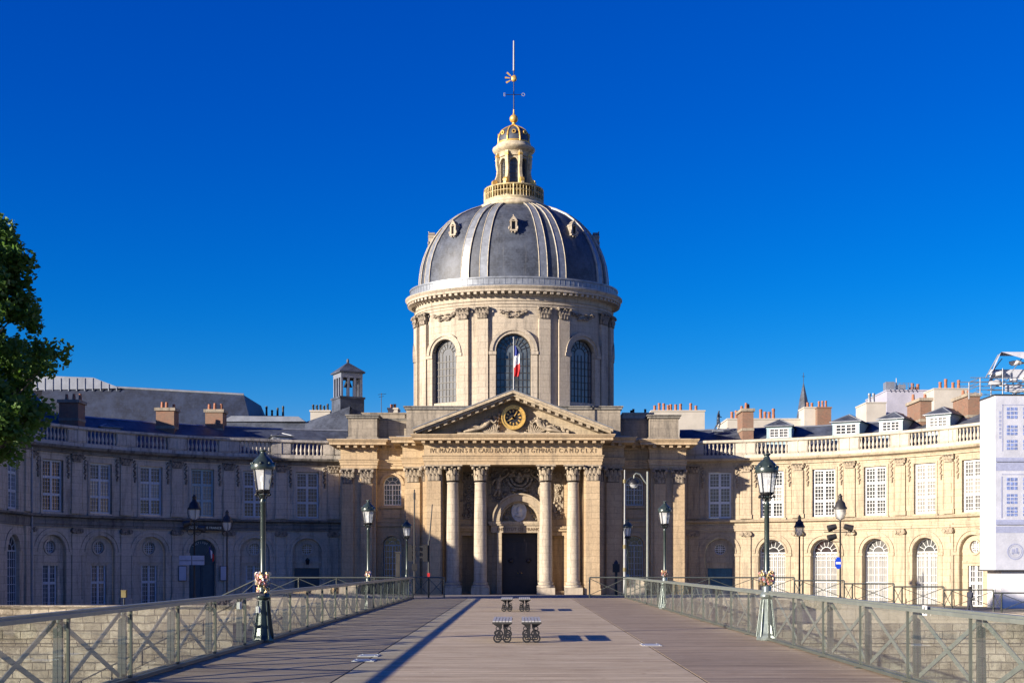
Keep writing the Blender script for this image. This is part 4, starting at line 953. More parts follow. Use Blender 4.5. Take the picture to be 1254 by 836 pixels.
    c = MB(); c.sweep(wpath(side), [(-.1, 4.66), (.12, 4.66), (.12, 4.85), (.17, 4.87), (.17, 5.12), (.1, 5.14), (.1, 5.32), (.22, 5.36), (.42, 5.42), (.46, 5.56), (-.1, 5.62)])
    c.sweep(wpath(side), [(-.1, 10.2), (.14, 10.2), (.14, 10.34), (.2, 10.36), (.2, 10.42), (.55, 10.56), (.62, 10.70), (.62, 10.76), (-.3, 10.80)])
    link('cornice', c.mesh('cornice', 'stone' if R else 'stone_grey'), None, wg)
    # balustrade
    bc = MB(); bc.sweep(wpath(side, 0), [(-.32, 10.79), (.24, 10.79), (.24, 11.05), (.16, 11.08), (-.3, 11.08), (-.32, 10.79)])
    bc.sweep(wpath(side, 0), [(-.34, 12.08), (.2, 12.08), (.26, 12.14), (.26, 12.3), (.2, 12.34), (-.36, 12.34), (-.34, 12.08)])
    for rg in ring:
        bc.X = frame(side, rg); bc.box(-.85, .85, -.15, .25, 11.08, 12.08); bc.box(-.78, .78, -.2, -.15, 11.15, 12.0); bc.box(-.02, .02, -.23, -.2, 11.08, 12.1)
    bc.X = Matrix.Identity(4)
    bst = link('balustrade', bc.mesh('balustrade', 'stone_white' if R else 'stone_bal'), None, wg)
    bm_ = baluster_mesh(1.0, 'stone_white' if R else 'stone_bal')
    for b in bays:
        F = frame(side, b)
        for k in range(8): link('baluster', bm_, F @ Matrix.Translation((-1.2+k*.343, .03, 11.08)), bst)
    # roof behind the balustrade
    ro = MB(); ro.sweep(wpath(side, 0), [(-.8, 11.2), (-3.0, 12.75), (-4.8, 13.7), (-9, 14.2), (-14, 11.5)] )
    rf = link('roof', ro.mesh('roof', 'slate'), None, wg)
    rc = MB(); rc.sweep(wpath(side, 0), [(-4.7, 13.68), (-4.9, 13.82), (-5.1, 13.7)]); link('ridge', rc.mesh('ridge', 'lead'), None, rf)
    return wg
wr_ = wing(1); wl2 = wing(-1)

def chimney(parent, px, py_top, Z, w_, d_, zbase, pots=3, mat='brick', seed=0, band=True):
    X, _, zt = PX(px, py_top, Z); rnd = random.Random(seed); m = MB()
    m.mi = 0; m.box(X-w_/2, X+w_/2, Z, Z+d_, zbase, zt-.25); m.mi = 1
    m.box(X-w_/2-.12, X+w_/2+.12, Z-.12, Z+d_+.12, zt-.25, zt)
    if band: zb_ = zbase+(zt-zbase)*.55; m.box(X-w_/2-.05, X+w_/2+.05, Z-.05, Z+d_+.05, zb_, zb_+.22)
    c = link('chimney', m.mesh('chimney', [mat, 'stone_dirty']), None, parent)
    for k in range(pots):
        x = X-w_/2+.25+(w_-.5)*(k/(max(1, pots-1))) if pots > 1 else X; h = rnd.uniform(.4, .65); yy = Z+d_*rnd.uniform(.2, .8)
        q = MB(); q.cyl((x, yy, zt-.02), (x, yy, zt+h), .15, .11, 8); link('chimney_pot', q.mesh('chimney_pot', 'terracotta'), None, c)
    return c
def dormer(parent, px, py_top, py_bot, Z, wpx, depth=3.2, rz=0, mat='bluegrey'):
    X, _, zt = PX(px, py_top, Z); zb_ = PX(px, py_bot, Z)[2]; w_ = wpx*Z/1600; he = zb_+(zt-zb_)*.62
    F = T(X, Z, 0, rz); m = MB(); m.box(-w_/2, w_/2, .1, depth, zb_-.8, he); m.box(-w_/2-.05, w_/2+.05, -.02, .1, he-.2, he); m.box(-w_/2-.05, w_/2+.05, -.02, .1, zb_-.8, zb_+.1)
    for s in (-1, 1): m.box(s*w_/2, s*(w_/2-.25), -.02, .1, zb_+.1, he-.2)
    o = link('dormer', m.mesh('dormer', mat), F, parent)
    r = MB(); hw = w_/2+.2; r.add([(-hw,-.2,he),(hw,-.2,he),(hw,depth,he),(-hw,depth,he),(0,hw*.8,zt),(0,depth,zt)], [(0,1,4),(1,2,5,4),(0,4,5,3),(0,3,2,1)])
    link('dormer_roof', r.mesh('dormer_roof', 'slate'), F, o)
    r = MB()
    for q in ((-hw,-.2,he),(hw,-.2,he)): r.cyl(q, (0, hw*.8, zt), .06, n=6)
    r.cyl((0,hw*.8,zt),(0,depth,zt),.06,n=6); r.cyl((-hw,-.2,he),(hw,-.2,he),.06,n=6); link('dormer_flashing', r.mesh('dormer_flashing', 'lead'), F, o)
    f, p_ = win_rect(w_-.5, he-.2-zb_-.1, 1, 2, 3, 'white', 'pane', .06, .04); link('window', f, F @ Matrix.Translation((0, .04, zb_+.1)), o); 
    link('pane', p_, F @ Matrix.Translation((0, .04, zb_+.1)), o)
# right wing roofscape
dormer(wr_, 954, 512, 537, 110.3, 30, rz=-.3); dormer(wr_, 1036, 506, 533, 107.3, 33, rz=-.5); dormer(wr_, 1091, 503, 529, 105.0, 29, rz=-.6); dormer(wr_, 1149, 497, 524, 102.3, 30, rz=-.7)
chimney(wr_, 916, 500, 112.0, .95, 2.6, 11, 3, seed=1); chimney(wr_, 1134, 487, 105.2, .9, 3.6, 11, 2, seed=2); chimney(wr_, 1193, 481, 102.5, .95, 3.6, 11, 2, seed=3)
# left wing roofscape
chimney(wl2, 84, 489, 101.5, 1.5, 1.6, 11, 3, seed=5); chimney(wl2, 202, 499, 108.5, 1.5, 1.5, 11, 3, seed=6); chimney(wl2, 262, 501, 112.0, 1.5, 1.5, 11, 3, seed=7)
dormer(wl2, 135, 518, 531, 105, 24, rz=.7, mat='zinc'); dormer(wl2, 346, 529, 541, 110.5, 22, rz=.3, mat='zinc')

# end pavilion on the left, its roof high behind the tree
EX, EY = ring[-1][0], ring[-1][1]
pv = thing('end_pavilion', 'shaded stone end pavilion with steep slate roof at the left edge, behind the tree', 'pavilion', (CX-44, 95, -1.4))
X1 = CX-EX; X0 = X1-17; Y0 = 81.0; Y1 = EY+12      # its long side wall runs towards the river
m = MB(); ws_ = [EY-2.9-5.0*k for k in range(3)]
m.X = Matrix.Translation((X1, 0, 0)) @ Matrix.Rotation(PI/2, 4, 'Z')      # local x runs along +y, outwards is +x
m.wall([(Y0, -1.4), (Y1, -1.4), (Y1, 11), (Y0, 11)], [rectp(v-.97, v+.97, 5.75, 9.65) for v in ws_]+[archp(v, 2.3, -1.38, 2.8) for v in ws_], 0, .4)
for v in ws_:
    m.band(v, 2.8, 1.17, 1.6, -.07, .1); m.box(v-1.2, v+1.2, -.12, 0, 5.58, 5.74)
m.X = Matrix.Identity(4)
wpn = [X1-3.2, X1-8.4, X1-13.6]
m.wall([(X0, -1.4), (X1, -1.4), (X1, 11), (X0, 11)], [rectp(x-.97, x+.97, 5.75, 9.65) for x in wpn]+[archp(x, 2.3, -1.38, 2.8) for x in wpn], Y0, .5)
m.box(X0, X0+.3, Y0+.1, Y1, -1.4, 11); m.box(X0+.31, X1-.6, Y0+.9, Y1, -1.4, 10.9)
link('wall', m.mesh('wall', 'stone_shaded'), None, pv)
c = MB(); pp = [(X0, Y1), (X0, Y0), (X1, Y0), (X1, Y1)]
c.sweep(pp, [(-.1, 4.66), (.12, 4.66), (.17, 5.12), (.1, 5.32), (.42, 5.42), (.46, 5.56), (-.1, 5.62)]); c.sweep(pp, [(-.1, 10.2), (.14, 10.2), (.2, 10.42), (.55, 10.56), (.62, 10.76), (-.3, 10.80)]); c.sweep(pp, [(-.32, 10.81), (.1, 10.81), (.1, 11.3), (-.32, 11.34)])
link('cornice', c.mesh('cornice', 'stone_grey'), None, pv)
pwf = win_rect(1.9, 3.86, fm='greyframe'); paf = win_arch(2.26, 4.16, 6, 7, 'greyframe')
for x in wpn: put_win(pwf, T(x, Y0+.3, 5.77), pv); put_win(paf, T(x, Y0+.4, -1.36), pv, 'arched_window')
for v in ws_: put_win(pwf, T(X1-.25, v, 5.77, PI/2), pv); put_win(paf, T(X1-.3, v, -1.36, PI/2), pv, 'arched_window')
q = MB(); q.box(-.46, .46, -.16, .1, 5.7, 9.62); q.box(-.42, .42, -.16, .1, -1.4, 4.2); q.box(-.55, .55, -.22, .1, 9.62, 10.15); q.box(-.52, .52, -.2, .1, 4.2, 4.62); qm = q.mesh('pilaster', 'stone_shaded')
for x in (X1-.6, X1-5.8, X1-11, X1-16.2): link('pilaster', qm, T(x, Y0), pv)
for v in (EY-.5, EY-5.4, EY-10.4, Y0+.8): link('pilaster', qm, T(X1, v, 0, PI/2), pv)
q = MB(); q.cyl((X1+.22, EY-.0, -1.4), (X1+.22, EY-.0, 10.4), .09, n=8); link('drainpipe', q.mesh('drainpipe', 'zinc'), None, pv)
PVH = 16.6
q = MB(); q.add([(X0+.3,Y0+.3,11.2),(X1-.3,Y0+.3,11.2),(X1-.3,Y1,11.2),(X0+.3,Y1,11.2),(X0+4,Y0+10,PVH),(X1-3.5,Y0+10,PVH),(X1-3.5,Y1-4,PVH),(X0+4,Y1-4,PVH)], [(0,1,5,4),(1,2,6,5),(2,3,7,6),(3,0,4,7),(4,5,6,7)])
link('roof', q.mesh('roof', 'slate_blue'), None, pv)

# scaffold-wrapped pavilion on the right
wp = thing('wrapped_pavilion', 'pavilion wrapped in white tarpaulin printed with a pale window facade, right edge', 'wrapped building', (42, 96, -1.4))
WX, WY = 33.6, 92.3                                   # near left corner: px 1219
WX = (1219-636)*WY/1600
m = MB(); m.box(WX, WX+18, WY, WY+3.1, 1.45, 13.75); sh = link('tarpaulin', m.mesh('tarpaulin', 'tarp'), None, wp)
m = MB(); m.box(WX+.5, WX+17.5, WY+.25, WY+3.0, -1.4, 1.355); link('hoarding', m.mesh('hoarding', 'hoarding'), None, wp)
m = MB(); m.box(WX-.12, WX+18.1, WY-.1, WY+3.15, 1.36, 1.449); m.box(WX-.05, WX+18.1, WY-.05, WY+3.15, 13.751, 13.85); link('scaffold_edge', m.mesh('scaffold_edge', 'iron_grey'), None, wp)
m = MB(); m.box(WX+1.5, WX+17.5, WY+3.2, WY+16, -1.4, 10.8); link('wall', m.mesh('wall', 'stone'), None, wp)
m = MB()                                              # the printed facade: thin printed layers on the sheet
def pz(py): return 1.7+(693-py)*WY/1600
for a, b in ((560, 563), (566, 576), (636, 640), (644, 652)): m.box(WX+.02, WX+18, WY-.012, WY-.004, pz(b), pz(a))
for a, b in ((562, 565), (638, 642)): m.box(WX-.0, WX+18, WY-.10, WY-.013, pz(b), pz(a))
for xc in (1.75, 6.9, 12.05):
    for s in (-1, 1):
        for z0, z1 in ((pz(552), pz(495)),): m.box(WX+xc+s*1.25-.04, WX+xc+s*1.25+.04, WY-.012, WY-.004, z0, z1)
    m.box(WX+xc-1.25, WX+xc+1.25, WY-.012, WY-.004, pz(495)-.06, pz(495)); m.box(WX+xc-1.3, WX+xc+1.3, WY-.012, WY-.004, pz(580)-.06, pz(580))
    m.box(WX+xc-1.35, WX+xc-1.25, WY-.012, WY-.004, pz(634), pz(583)); m.box(WX+xc+1.25, WX+xc+1.35, WY-.012, WY-.004, pz(634), pz(583))
    m.band(WX+xc-.35, pz(675), .50, .58, WY-.012, WY-.004, 0, 2*PI, 24); m.band(WX+xc-.35, pz(675), .42, .44, WY-.012, WY-.004, 0, 2*PI, 24)
    for dx, dz, w_, h_ in ((-.15, .08, .1, .1), (.1, .12, .08, .14), (0, -.08, .2, .05), (-.2, -.15, .06, .05), (.22, -.1, .05, .09)): m.box(WX+xc-.35+dx-w_, WX+xc-.35+dx+w_, WY-.012, WY-.004, pz(675)+dz-h_, pz(675)+dz+h_)
for k in range(7):
    m.box(WX+.25, WX+.4, WY-.012, WY-.004, pz(535-k*5)-.1, pz(535-k*5)+.1)
link('printed_moulding', m.mesh('printed_moulding', 'tarp_print'), None, sh)
m = MB(); rnd = random.Random(7)
for xc in (1.75, 6.9, 12.05):
    for s in (-1, 1):
        for tiers in (((498, 513), (520, 533), (538, 551)), ((584, 600), (604, 617), (620, 632))):
            for (a, b) in tiers:
                z1, z0 = pz(a), pz(b)
                for c in range(3):
                    for r in range(3):
                        x = WX+xc+s*.58+(c-1)*.27; z = z0+(z1-z0)*(r+.5)/3; h = (z1-z0)/6*.75; m.box(x-.105, x+.105, WY-.0135, WY-.004, z-h, z+h)
link('window_print', m.mesh('window_print', 'tarp_blue'), None, sh)
SQ = Matrix.Translation((0, 0, 13.86)) @ Matrix.Diagonal((1, 1, .6, 1)) @ Matrix.Translation((0, 0, -13.86))
sf = thing('scaffold_roof', 'white tarpaulin roof on metal scaffolding above the wrapped pavilion', 'scaffolding', (42, 98, 13.9))
m = MB()
for x in [WX-.9+k*1.6 for k in range(12)]:
    for y in (WY+.5, WY+2.8): m.cyl((x, y, 13.86), (x, y, 15.9 if x < WX+.2 else 17.0), .045, n=6)
for z in (14.4, 15.0, 15.4, 15.9):
    for y in (WY+.5, WY+2.8): m.cyl((WX-(1.6 if z > 15.2 else .4), y, z), (WX+17, y, z), .045, n=6)
    for x in (WX-.9, WX+2.3, WX+5.5): m.cyl((x, WY+.5, z), (x, WY+2.8, z), .04, n=6)
m.cyl((WX-.5, WY+.5, 15.9), (WX+.4, WY+.5, 18.6), .05, n=6)
for k in range(9): x = WX-.2+k*1.4; m.cyl((x, WY+.6, 14.4+.25*(k % 3)), (x+1.4, WY+.6, 15.9), .04, n=6); m.cyl((x, WY+.6, 16.2), (x+.9, WY+.6, 18.2 if k < 2 else 17), .035, n=6)
link('scaffold_tube', m.mesh('scaffold_tube', 'zinc'), SQ, sf)
m = MB(); D_ = WY+2.9
m.add([(WX+.35,WY-.2,18.75),(WX+18,WY-.2,18.75),(WX+18,D_,19.1),(WX+1.2,D_,19.1),(WX+5.2,WY-.3,16.2),(WX+18,WY-.3,15.6)], [(0,1,2,3),(0,4,5,1)])
m.box(WX+.0, WX+2.6, WY+1.0, WY+1.1, 15.9, 17.0); m.box(WX+1.0, WX+2.2, WY+.8, WY+.9, 14.3, 15.2); m.box(WX+2.6, WX+6, WY+.7, WY+.8, 14.9, 16.3)
m.add([(WX-.15, WY+.9, 15.6), (WX+.35, WY-.1, 18.7), (WX+1.2, D_, 19.05), (WX+.8, D_, 15.6)], [(0,1,2,3)])
md_ = link('tarpaulin', m.mesh('tarpaulin', 'tarp'), SQ, sf)
m = MB(); rnd = random.Random(9)
for k in range(16): m.blob((WX+rnd.uniform(0, 3.6), WY+.9, rnd.uniform(14.3, 18)), rnd.uniform(.2, .45), 1.4, .4, .8, .9, k, 2)
link('loose_sheeting', m.mesh('loose_sheeting', 'hoarding'), SQ, sf)

# ------------------------------------------------------------------ buildings behind
def bldg(name, label, cat, px0, px1, pyt, Z, depth, mat, zb_=0, gb=None):
    x0 = PX(px0, pyt, Z)[0]; x1 = PX(px1, pyt, Z)[0]; zt = PX(px0, pyt, Z)[2]
    t = thing(name, label, cat, ((x0+x1)/2, Z+depth/2, -1.4)); m = MB(); m.box(x0, x1, Z, Z+depth, -1.4, zt-.15); m.box(x0-.08, x1+.08, Z-.08, Z+depth+.08, zt-.15, zt)
    link('wall', m.mesh('wall', mat), None, t); return t, x0, x1, zt
def pots(t, xs_, Z, zt, h=.9, r=.2, mat='terracotta', seed=1):
    rnd = random.Random(seed)
    for x in xs_:
        m = MB(); hh = h*rnd.uniform(.7, 1.2); m.lathe([(r, 0), (r*.8, hh*.7), (r, hh*.8), (r*.9, hh)], (x, Z+.5), 8, z0=zt); link('chimney_pot', m.mesh('chimney_pot', mat), None, t)
t, x0, x1, zt = bldg('house', 'cream rendered house block with a row of orange chimney pots, just right of the drum', 'house', 798, 863, 502, 146, 9, 'render_white')
pots(t, [x0+.4+k*.5 for k in range(4)]+[x0+2.2+k*.55 for k in range(3)]+[x1-1.5, x1-.9], 146, zt, .75, .17)
t, x0, x1, zt = bldg('house', 'low pale parapet building with stone coping beside the chapel attic', 'house', 763, 800, 505, 121, 6, 'stone_white')
pots(t, [x0+.8, x0+1.0, x0+2.1], 121, zt, .35, .12, 'iron')
t, x0, x1, zt = bldg('house', 'long low rendered house with small chimney pots behind the first dormers', 'house', 891, 1000, 512, 154, 8, 'render_white')
pots(t, [x0+.6+k*.5 for k in range(3)]+[x0+9+k*.55 for k in range(4)]+[x0+4+k*.5 for k in range(4)], 154, zt, 1.0, .2, seed=3)
t, x0, x1, zt = bldg('house', 'narrow white chimney block in front of the thin church spire', 'house', 985, 1008, 498, 152, 3, 'render_white')
pots(t, [x0+.5, x0+1.0], 152, zt, .7, .17, seed=4)
t, x0, x1, zt = bldg('house', 'brick chimney block with terracotta pots, right of the church spire', 'house', 1001, 1018, 498, 151, 3, 'brick'); pots(t, [x0+.3, x0+.7, x0+1.1], 151, zt, .7, .15, seed=5)
t, x0, x1, zt = bldg('house', 'white gable block with dark vents left of the mauve building', 'house', 1061, 1085, 492, 160, 5, 'render_white'); pots(t, [x0+.5, x0+1.0], 160, zt, 1.0, .2, 'zinc', seed=6)
t, x0, x1, zt = bldg('house', 'mauve grey rendered building with a cluttered railed rooftop, behind the dormers', 'building', 1086, 1144, 477, 166, 10, 'render_purple')
pots(t, [x0+.7*k+3.4 for k in range(2)], 166, zt, 1.0, .22, seed=7)
m = MB()
for k in range(7): m.box(x0-.2+k*.55, x0-.13+k*.55, 165.5, 165.57, zt-.1, zt+.8)
for q in (.3, .6, .8): m.box(x0-.2, x0+3.2, 165.5, 165.56, zt+q-.03, zt+q)
m.box(x0+.1, x0+1.2, 166.7, 168, zt, zt+1.1); m.box(x0+1.7, x0+2.6, 166.7, 168, zt, zt+.75); m.box(x0+3.4, x0+4.2, 167, 168, zt, zt+.5); m.cyl((x0+1.5, 167, zt), (x0+1.5, 167, zt+1.6), .06)
link('roof_terrace', m.mesh('roof_terrace', 'zinc'), None, t)
t, x0, x1, zt = bldg('house', 'broad sunlit cream gable wall topped with orange pots, beside the scaffolding', 'building', 1144, 1185, 475, 162, 8, 'render_white'); pots(t, [x0+.9, x0+1.6, x0+2.5, x0+3.2], 162, zt, 1.0, .22, seed=8)
t, x0, x1, zt = bldg('house', 'low slate grey block with black chimney pots, left of the bell turret', 'house', 300, 346, 509, 130, 6, 'zinc'); pots(t, [x0+.4+k*.55 for k in range(7)], 130, zt, .9, .12, 'iron', seed=9)
t, x0, x1, zt = bldg('house', 'small white chimney block with black pots touching the bell turret', 'house', 380, 404, 502, 126, 4, 'render_white'); pots(t, [x0+.2+k*.35 for k in range(5)], 126, zt, .6, .12, 'iron', seed=10)
t, x0, x1, zt = bldg('house', 'small white chimney block with orange pots between bell turret and drum', 'house', 475, 487, 499, 122, 2, 'render_white'); pots(t, [x0+.3, x0+.6], 122, zt, .4, .15, seed=11)
t, x0, x1, zt = bldg('house', 'low parapet with grey coping between bell turret and drum', 'house', 440, 496, 505, 119, 4, 'stone_dirty')
m = MB(); m.cyl((PX(467,0,121)[0], 121, 14), PX(467, 481, 121), .03, n=5); m.cyl(PX(463, 483, 121), PX(473, 482, 121), .02, n=4); m.cyl(PX(464, 486, 121), PX(470, 485, 121), .02, n=4)
tag(link('television_aerial', m.mesh('television_aerial', 'iron')), 'thin television aerial on the roof between bell turret and drum', 'aerial')

# mansard building behind the left wing
mb_ = thing('mansard_building', 'long dark blue slate mansard roofed building rising behind the left wing', 'building', (-30, 124, -1.4))
Z = 120; x0, x1 = PX(40, 0, Z)[0], PX(312, 0, Z)[0]; zt = PX(0, 478, Z)[2]
m = MB(); m.box(x0, x1, Z, Z+14, -1.4, 12.6); link('wall', m.mesh('wall', 'stone_dirty'), None, mb_)
m = MB(); m.add([(x0,Z-.2,12.6),(x1+.2,Z-.2,12.6),(x1+.2,Z+14,12.6),(x0,Z+14,12.6),(x0,Z+2.8,zt+1.0),(x1-1.6,Z+2.8,zt-.05),(x1-1.6,Z+11,zt-.05),(x0,Z+11,zt+1.0)], [(0,1,5,4),(1,2,6,5),(2,3,7,6),(3,0,4,7),(4,5,6,7)])
link('roof', m.mesh('roof', 'slate_blue'), None, mb_)
m = MB(); m.cyl((x0, Z+2.8, zt+1.05), (x1-1.6, Z+2.8, zt), .12, n=8); xa, xb = PX(73, 0, Z+3)[0], PX(150, 0, Z+3)[0]
m.prism([(xa-6, zt+.3), (xb, zt+.55), (xb-2.6, zt+1.55), (xa-6, zt+1.9)], Z+2.5, Z+9)
for k in range(12): x = xb-.4-k*.75; m.box(x-.04, x+.04, Z+2.44, Z+2.5, zt+.3, zt+.5+min(1.0, (xb-x)/2.6)*1.0)
link('zinc_cap', m.mesh('zinc_cap', 'zinc'), None, mb_)
lr = thing('zinc_roofed_building', 'low building with curved slate roof and zinc ridge, left of the bell turret', 'building', (-18, 118, -1.4))
Z = 116.5; x0, x1 = PX(270, 0, Z)[0], PX(425, 0, Z)[0]; zt = PX(0, 512, Z)[2]
m = MB(); m.box(x0, x1, Z, Z+8, -1.4, 12.6); link('wall', m.mesh('wall', 'stone_dirty'), None, lr)
m = MB(); xm = PX(370, 0, Z)[0]
m.add([(x0,Z-.3,12.4),(xm,Z-.3,12.4),(x1,Z-.3,12.6),(x0,Z+1.8,zt-.1),(xm,Z+2,zt-.1),(x1,Z+2,zt+1.3),(x0,Z+8,zt-.1),(xm,Z+8,zt-.1),(x1,Z+8,zt+1.3)], [(0,1,4,3),(1,2,5,4),(3,4,7,6),(4,5,8,7)])
link('roof', m.mesh('roof', 'slate'), None, lr)
m = MB(); m.prism([(x0-.3, zt-.1), (xm, zt-.1), (xm-.6, zt+.35), (x0+.6, zt+.4)], Z+1.6, Z+6); link('zinc_cap', m.mesh('zinc_cap', 'zinc'), None, lr)

# bell turret
tz = 121; tx = PX(426, 0, tz)[0]; k = tz/1600
bt_ = thing('bell_turret', 'open slate bell turret with pointed roof on the roofs left of the dome', 'bell turret', (tx, tz, 12))
z0, z1, z2, z3, z4 = PX(0, 510, tz)[2], PX(0, 488, tz)[2], PX(0, 458, tz)[2], PX(0, 456, tz)[2], PX(0, 448, tz)[2]
m = MB(); m.box(-1.35, 1.35, -1.35, 1.35, z0-3, z1); m.box(-1.45, 1.45, -1.45, 1.45, z1-.12, z1+.06)
link('base', m.mesh('base', 'slate'), T(tx, tz, 0, R_(28)) @ Matrix.Diagonal((.86, .86, 1, 1)), bt_)
m = MB()
for i in (-1, -.33, .33, 1):
    for j in (-1, -.33, .33, 1):
        if abs(i) == 1 or abs(j) == 1: m.box(i*1.1-.11, i*1.1+.11, j*1.1-.11, j*1.1+.11, z1, z2-.3)
for s in (-1, 1): m.box(-1.22, 1.22, s*1.1-.12, s*1.1+.12, z2-.45, z2); m.box(s*1.1-.12, s*1.1+.12, -.98, .98, z2-.45, z2)
link('post', m.mesh('post', 'zinc'), T(tx, tz, 0, R_(28)) @ Matrix.Diagonal((.86, .86, 1, 1)), bt_)
m = MB(); m.box(-1.45, 1.45, -1.45, 1.45, z2, z2+.12); m.add([(-1.45,-1.45,z2+.12),(1.45,-1.45,z2+.12),(1.45,1.45,z2+.12),(-1.45,1.45,z2+.12),(0,0,z4+.35)], [(0,1,4),(1,2,4),(2,3,4),(3,0,4)]); m.blob((0,0,z4+.45), .15, 1, 1, 1.6, 0, 0, 2)
link('roof', m.mesh('roof', 'slate'), T(tx, tz, 0, R_(28)) @ Matrix.Diagonal((.86, .86, 1, 1)), bt_)
m = MB(); m.lathe([(.42, 0), (.36, .12), (.25, .4), (.2, .6), (.05, .68)], n=14, z0=z2-1.2); m.cyl((0,0,z2-.55), (0,0,z2), .05, n=6); link('bell', m.mesh('bell', 'iron'), T(tx, tz), bt_)

# church spire far off
sp = thing('church_spire', 'thin dark slate church spire far behind the right roofs', 'church spire', (*PX(984, 0, 300)[:2], 20))
X, Y, zt = PX(984, 468, 300); zb_ = PX(0, 515, 300)[2]
m = MB(); m.lathe([(1.75, zb_-8), (1.7, zb_), (.9, zb_+5), (.08, zt-.2)], (X, Y), 8, smooth=False); link('spire', m.mesh('spire', 'slate'), None, sp)
m = MB(); m.cyl((X, Y, zt-.3), (X, Y, zt+2.2), .06, n=5); m.box(X-.35, X+.35, Y-.04, Y+.04, zt+1.3, zt+1.4); link('cross', m.mesh('cross', 'iron'), None, sp)
m = MB(); m.box(X-2.6, X+2.6, Y-2.6, Y+2.6, -1.4, zb_-8); link('tower', m.mesh('tower', 'stone_grey'), None, sp)

# walking statue on the roof
Z = 114; X, Y, zf = PX(879.5, 526, Z)
WK = dict(hip=(0,.92,0), chest=(.03,1.3,0), neck=(.05,1.5,0), head=(.07,1.66,0), sa=(.03,1.42,-.2), ea=(-.12,1.15,-.24), ha=(.1,.98,-.26), sb=(.03,1.42,.2), eb=(.16,1.18,.24), hb=(.36,1.12,.24), ka=(.14,.5,-.08), fa=(.02,.06,-.08), kb=(-.06,.48,.08), fb=(-.3,.12,.1))
def body(name, J, mat, world, parent, rs=1, extra=()):
    names = list(J); V = [(J[n][0], J[n][2], J[n][1]) for n in names]
    E = [('hip','chest'),('chest','neck'),('neck','head'),('chest','sa'),('sa','ea'),('ea','ha'),('chest','sb'),('sb','eb'),('eb','hb'),('hip','ka'),('ka','fa'),('hip','kb'),('kb','fb')]+[e for e in extra]
    rr = dict(hip=(.15,.13), chest=(.15,.17), neck=.06, head=.10, sa=.075, ea=.05, ha=.04, sb=.075, eb=.05, hb=.04, ka=.08, fa=.05, kb=.08, fb=.05, ta=.035, tb=.035)
    me = skin_mesh(name, V, [(names.index(a), names.index(b)) for a, b in E], [rr[n] for n in names], mat, 2)
    return link(name, me, world, parent)
WK2 = dict(WK); WK2['ta'] = (.2, .03, -.08); WK2['tb'] = (-.2, .02, .1)
stt = thing('roof_statue', 'small dark blue figure in walking pose standing on the roof ridge, right of the dome', 'statue', (X, Y, zf))
body('figure', WK2, 'bronze', T(X, Y, zf), stt, extra=(('fa','ta'),('fb','tb')))
m = MB(); m.box(X-.5, X+.4, Y-.3, Y+.3, zf-.2, zf); m.blob((X-.2, Y, zf-.15), .1); link('base', m.mesh('base', 'lead'), None, stt)

# ------------------------------------------------------------------ tree
def tree():
    rnd = random.Random(21); bx, by = -24.4, 58.0
    t = thing('plane_tree', 'tall dark green leafy tree cut by the left edge of the view', 'tree', (bx, by, -.6))
    tr = MB(); pts = [Vector((bx, by, -7.0 if False else -1.4)), Vector((bx+.2, by, 3)), Vector((bx-.1, by+.1, 7)), Vector((bx+.2, by, 11)), Vector((bx, by, 15)), Vector((bx, by, 18))]
    rad = [.42, .34, .28, .2, .12, .04]
    for i in range(5): tr.cyl(pts[i], pts[i+1], rad[i], rad[i+1], 10)
    KZ = 58/66
    env = [(6.9, 1.6), (7.6, 2.6), (9.0, 3.1), (10, 3.3), (11, 3.0), (12.3, 4.0), (13.4, 3.9), (15, 3.2), (16.5, 3.0), (17.6, 2.7), (18.6, 1.8), (19.4, .9)]; env = [(1.7+(a-1.7)*KZ, b*KZ*1.09) for a, b in env]
    def er(z):
        for (a, b), (c, d) in zip(env, env[1:]):
            if a <= z <= c: return b+(d-b)*(z-a)/(c-a)
        return .5
    lf_ = MB(); cl = []
    for k in range(300):
        z = rnd.uniform(6.4, 17.0); a = rnd.uniform(0, 2*PI); q = er(z)*math.sqrt(rnd.uniform(.12, 1))*(1+.16*math.sin(3*a+z*1.3))
        c = Vector((bx+q*math.cos(a), by+q*math.sin(a), z)); cl.append(c)
        if k % 3 == 0:
            zz = max(4.5, z-q*.6-1); j = min(4, int((zz+1)/4)); p0 = Vector((bx, by, zz)); mid = (p0+c)/2+Vector((0, 0, -.2)); tr.cyl(p0, mid, .09, .05, 6); tr.cyl(mid, c, .05, .015, 5)
    for c in cl:
        cr_ = rnd.uniform(.4, .9); nl = int(170*cr_)
        for i in range(nl):
            d = Vector((rnd.gauss(0, 1), rnd.gauss(0, 1), rnd.gauss(0, .75))).normalized()*cr_*rnd.random()**.45
            p0 = c+d; u = Vector((rnd.uniform(-1,1), rnd.uniform(-1,1), rnd.uniform(-.7,.7))).normalized(); v = u.cross(Vector((rnd.uniform(-1,1), rnd.uniform(-1,1), rnd.uniform(-1,1)))).normalized(); s = rnd.uniform(.10, .17)
            lf_.add([p0-u*s, p0+v*s*.75, p0+u*s, p0-v*s*.75], [(0,1,2,3)])
    link('trunk', tr.mesh('trunk', 'bark'), None, t); link('crown', lf_.mesh('crown', 'leaf'), None, t)
tree()

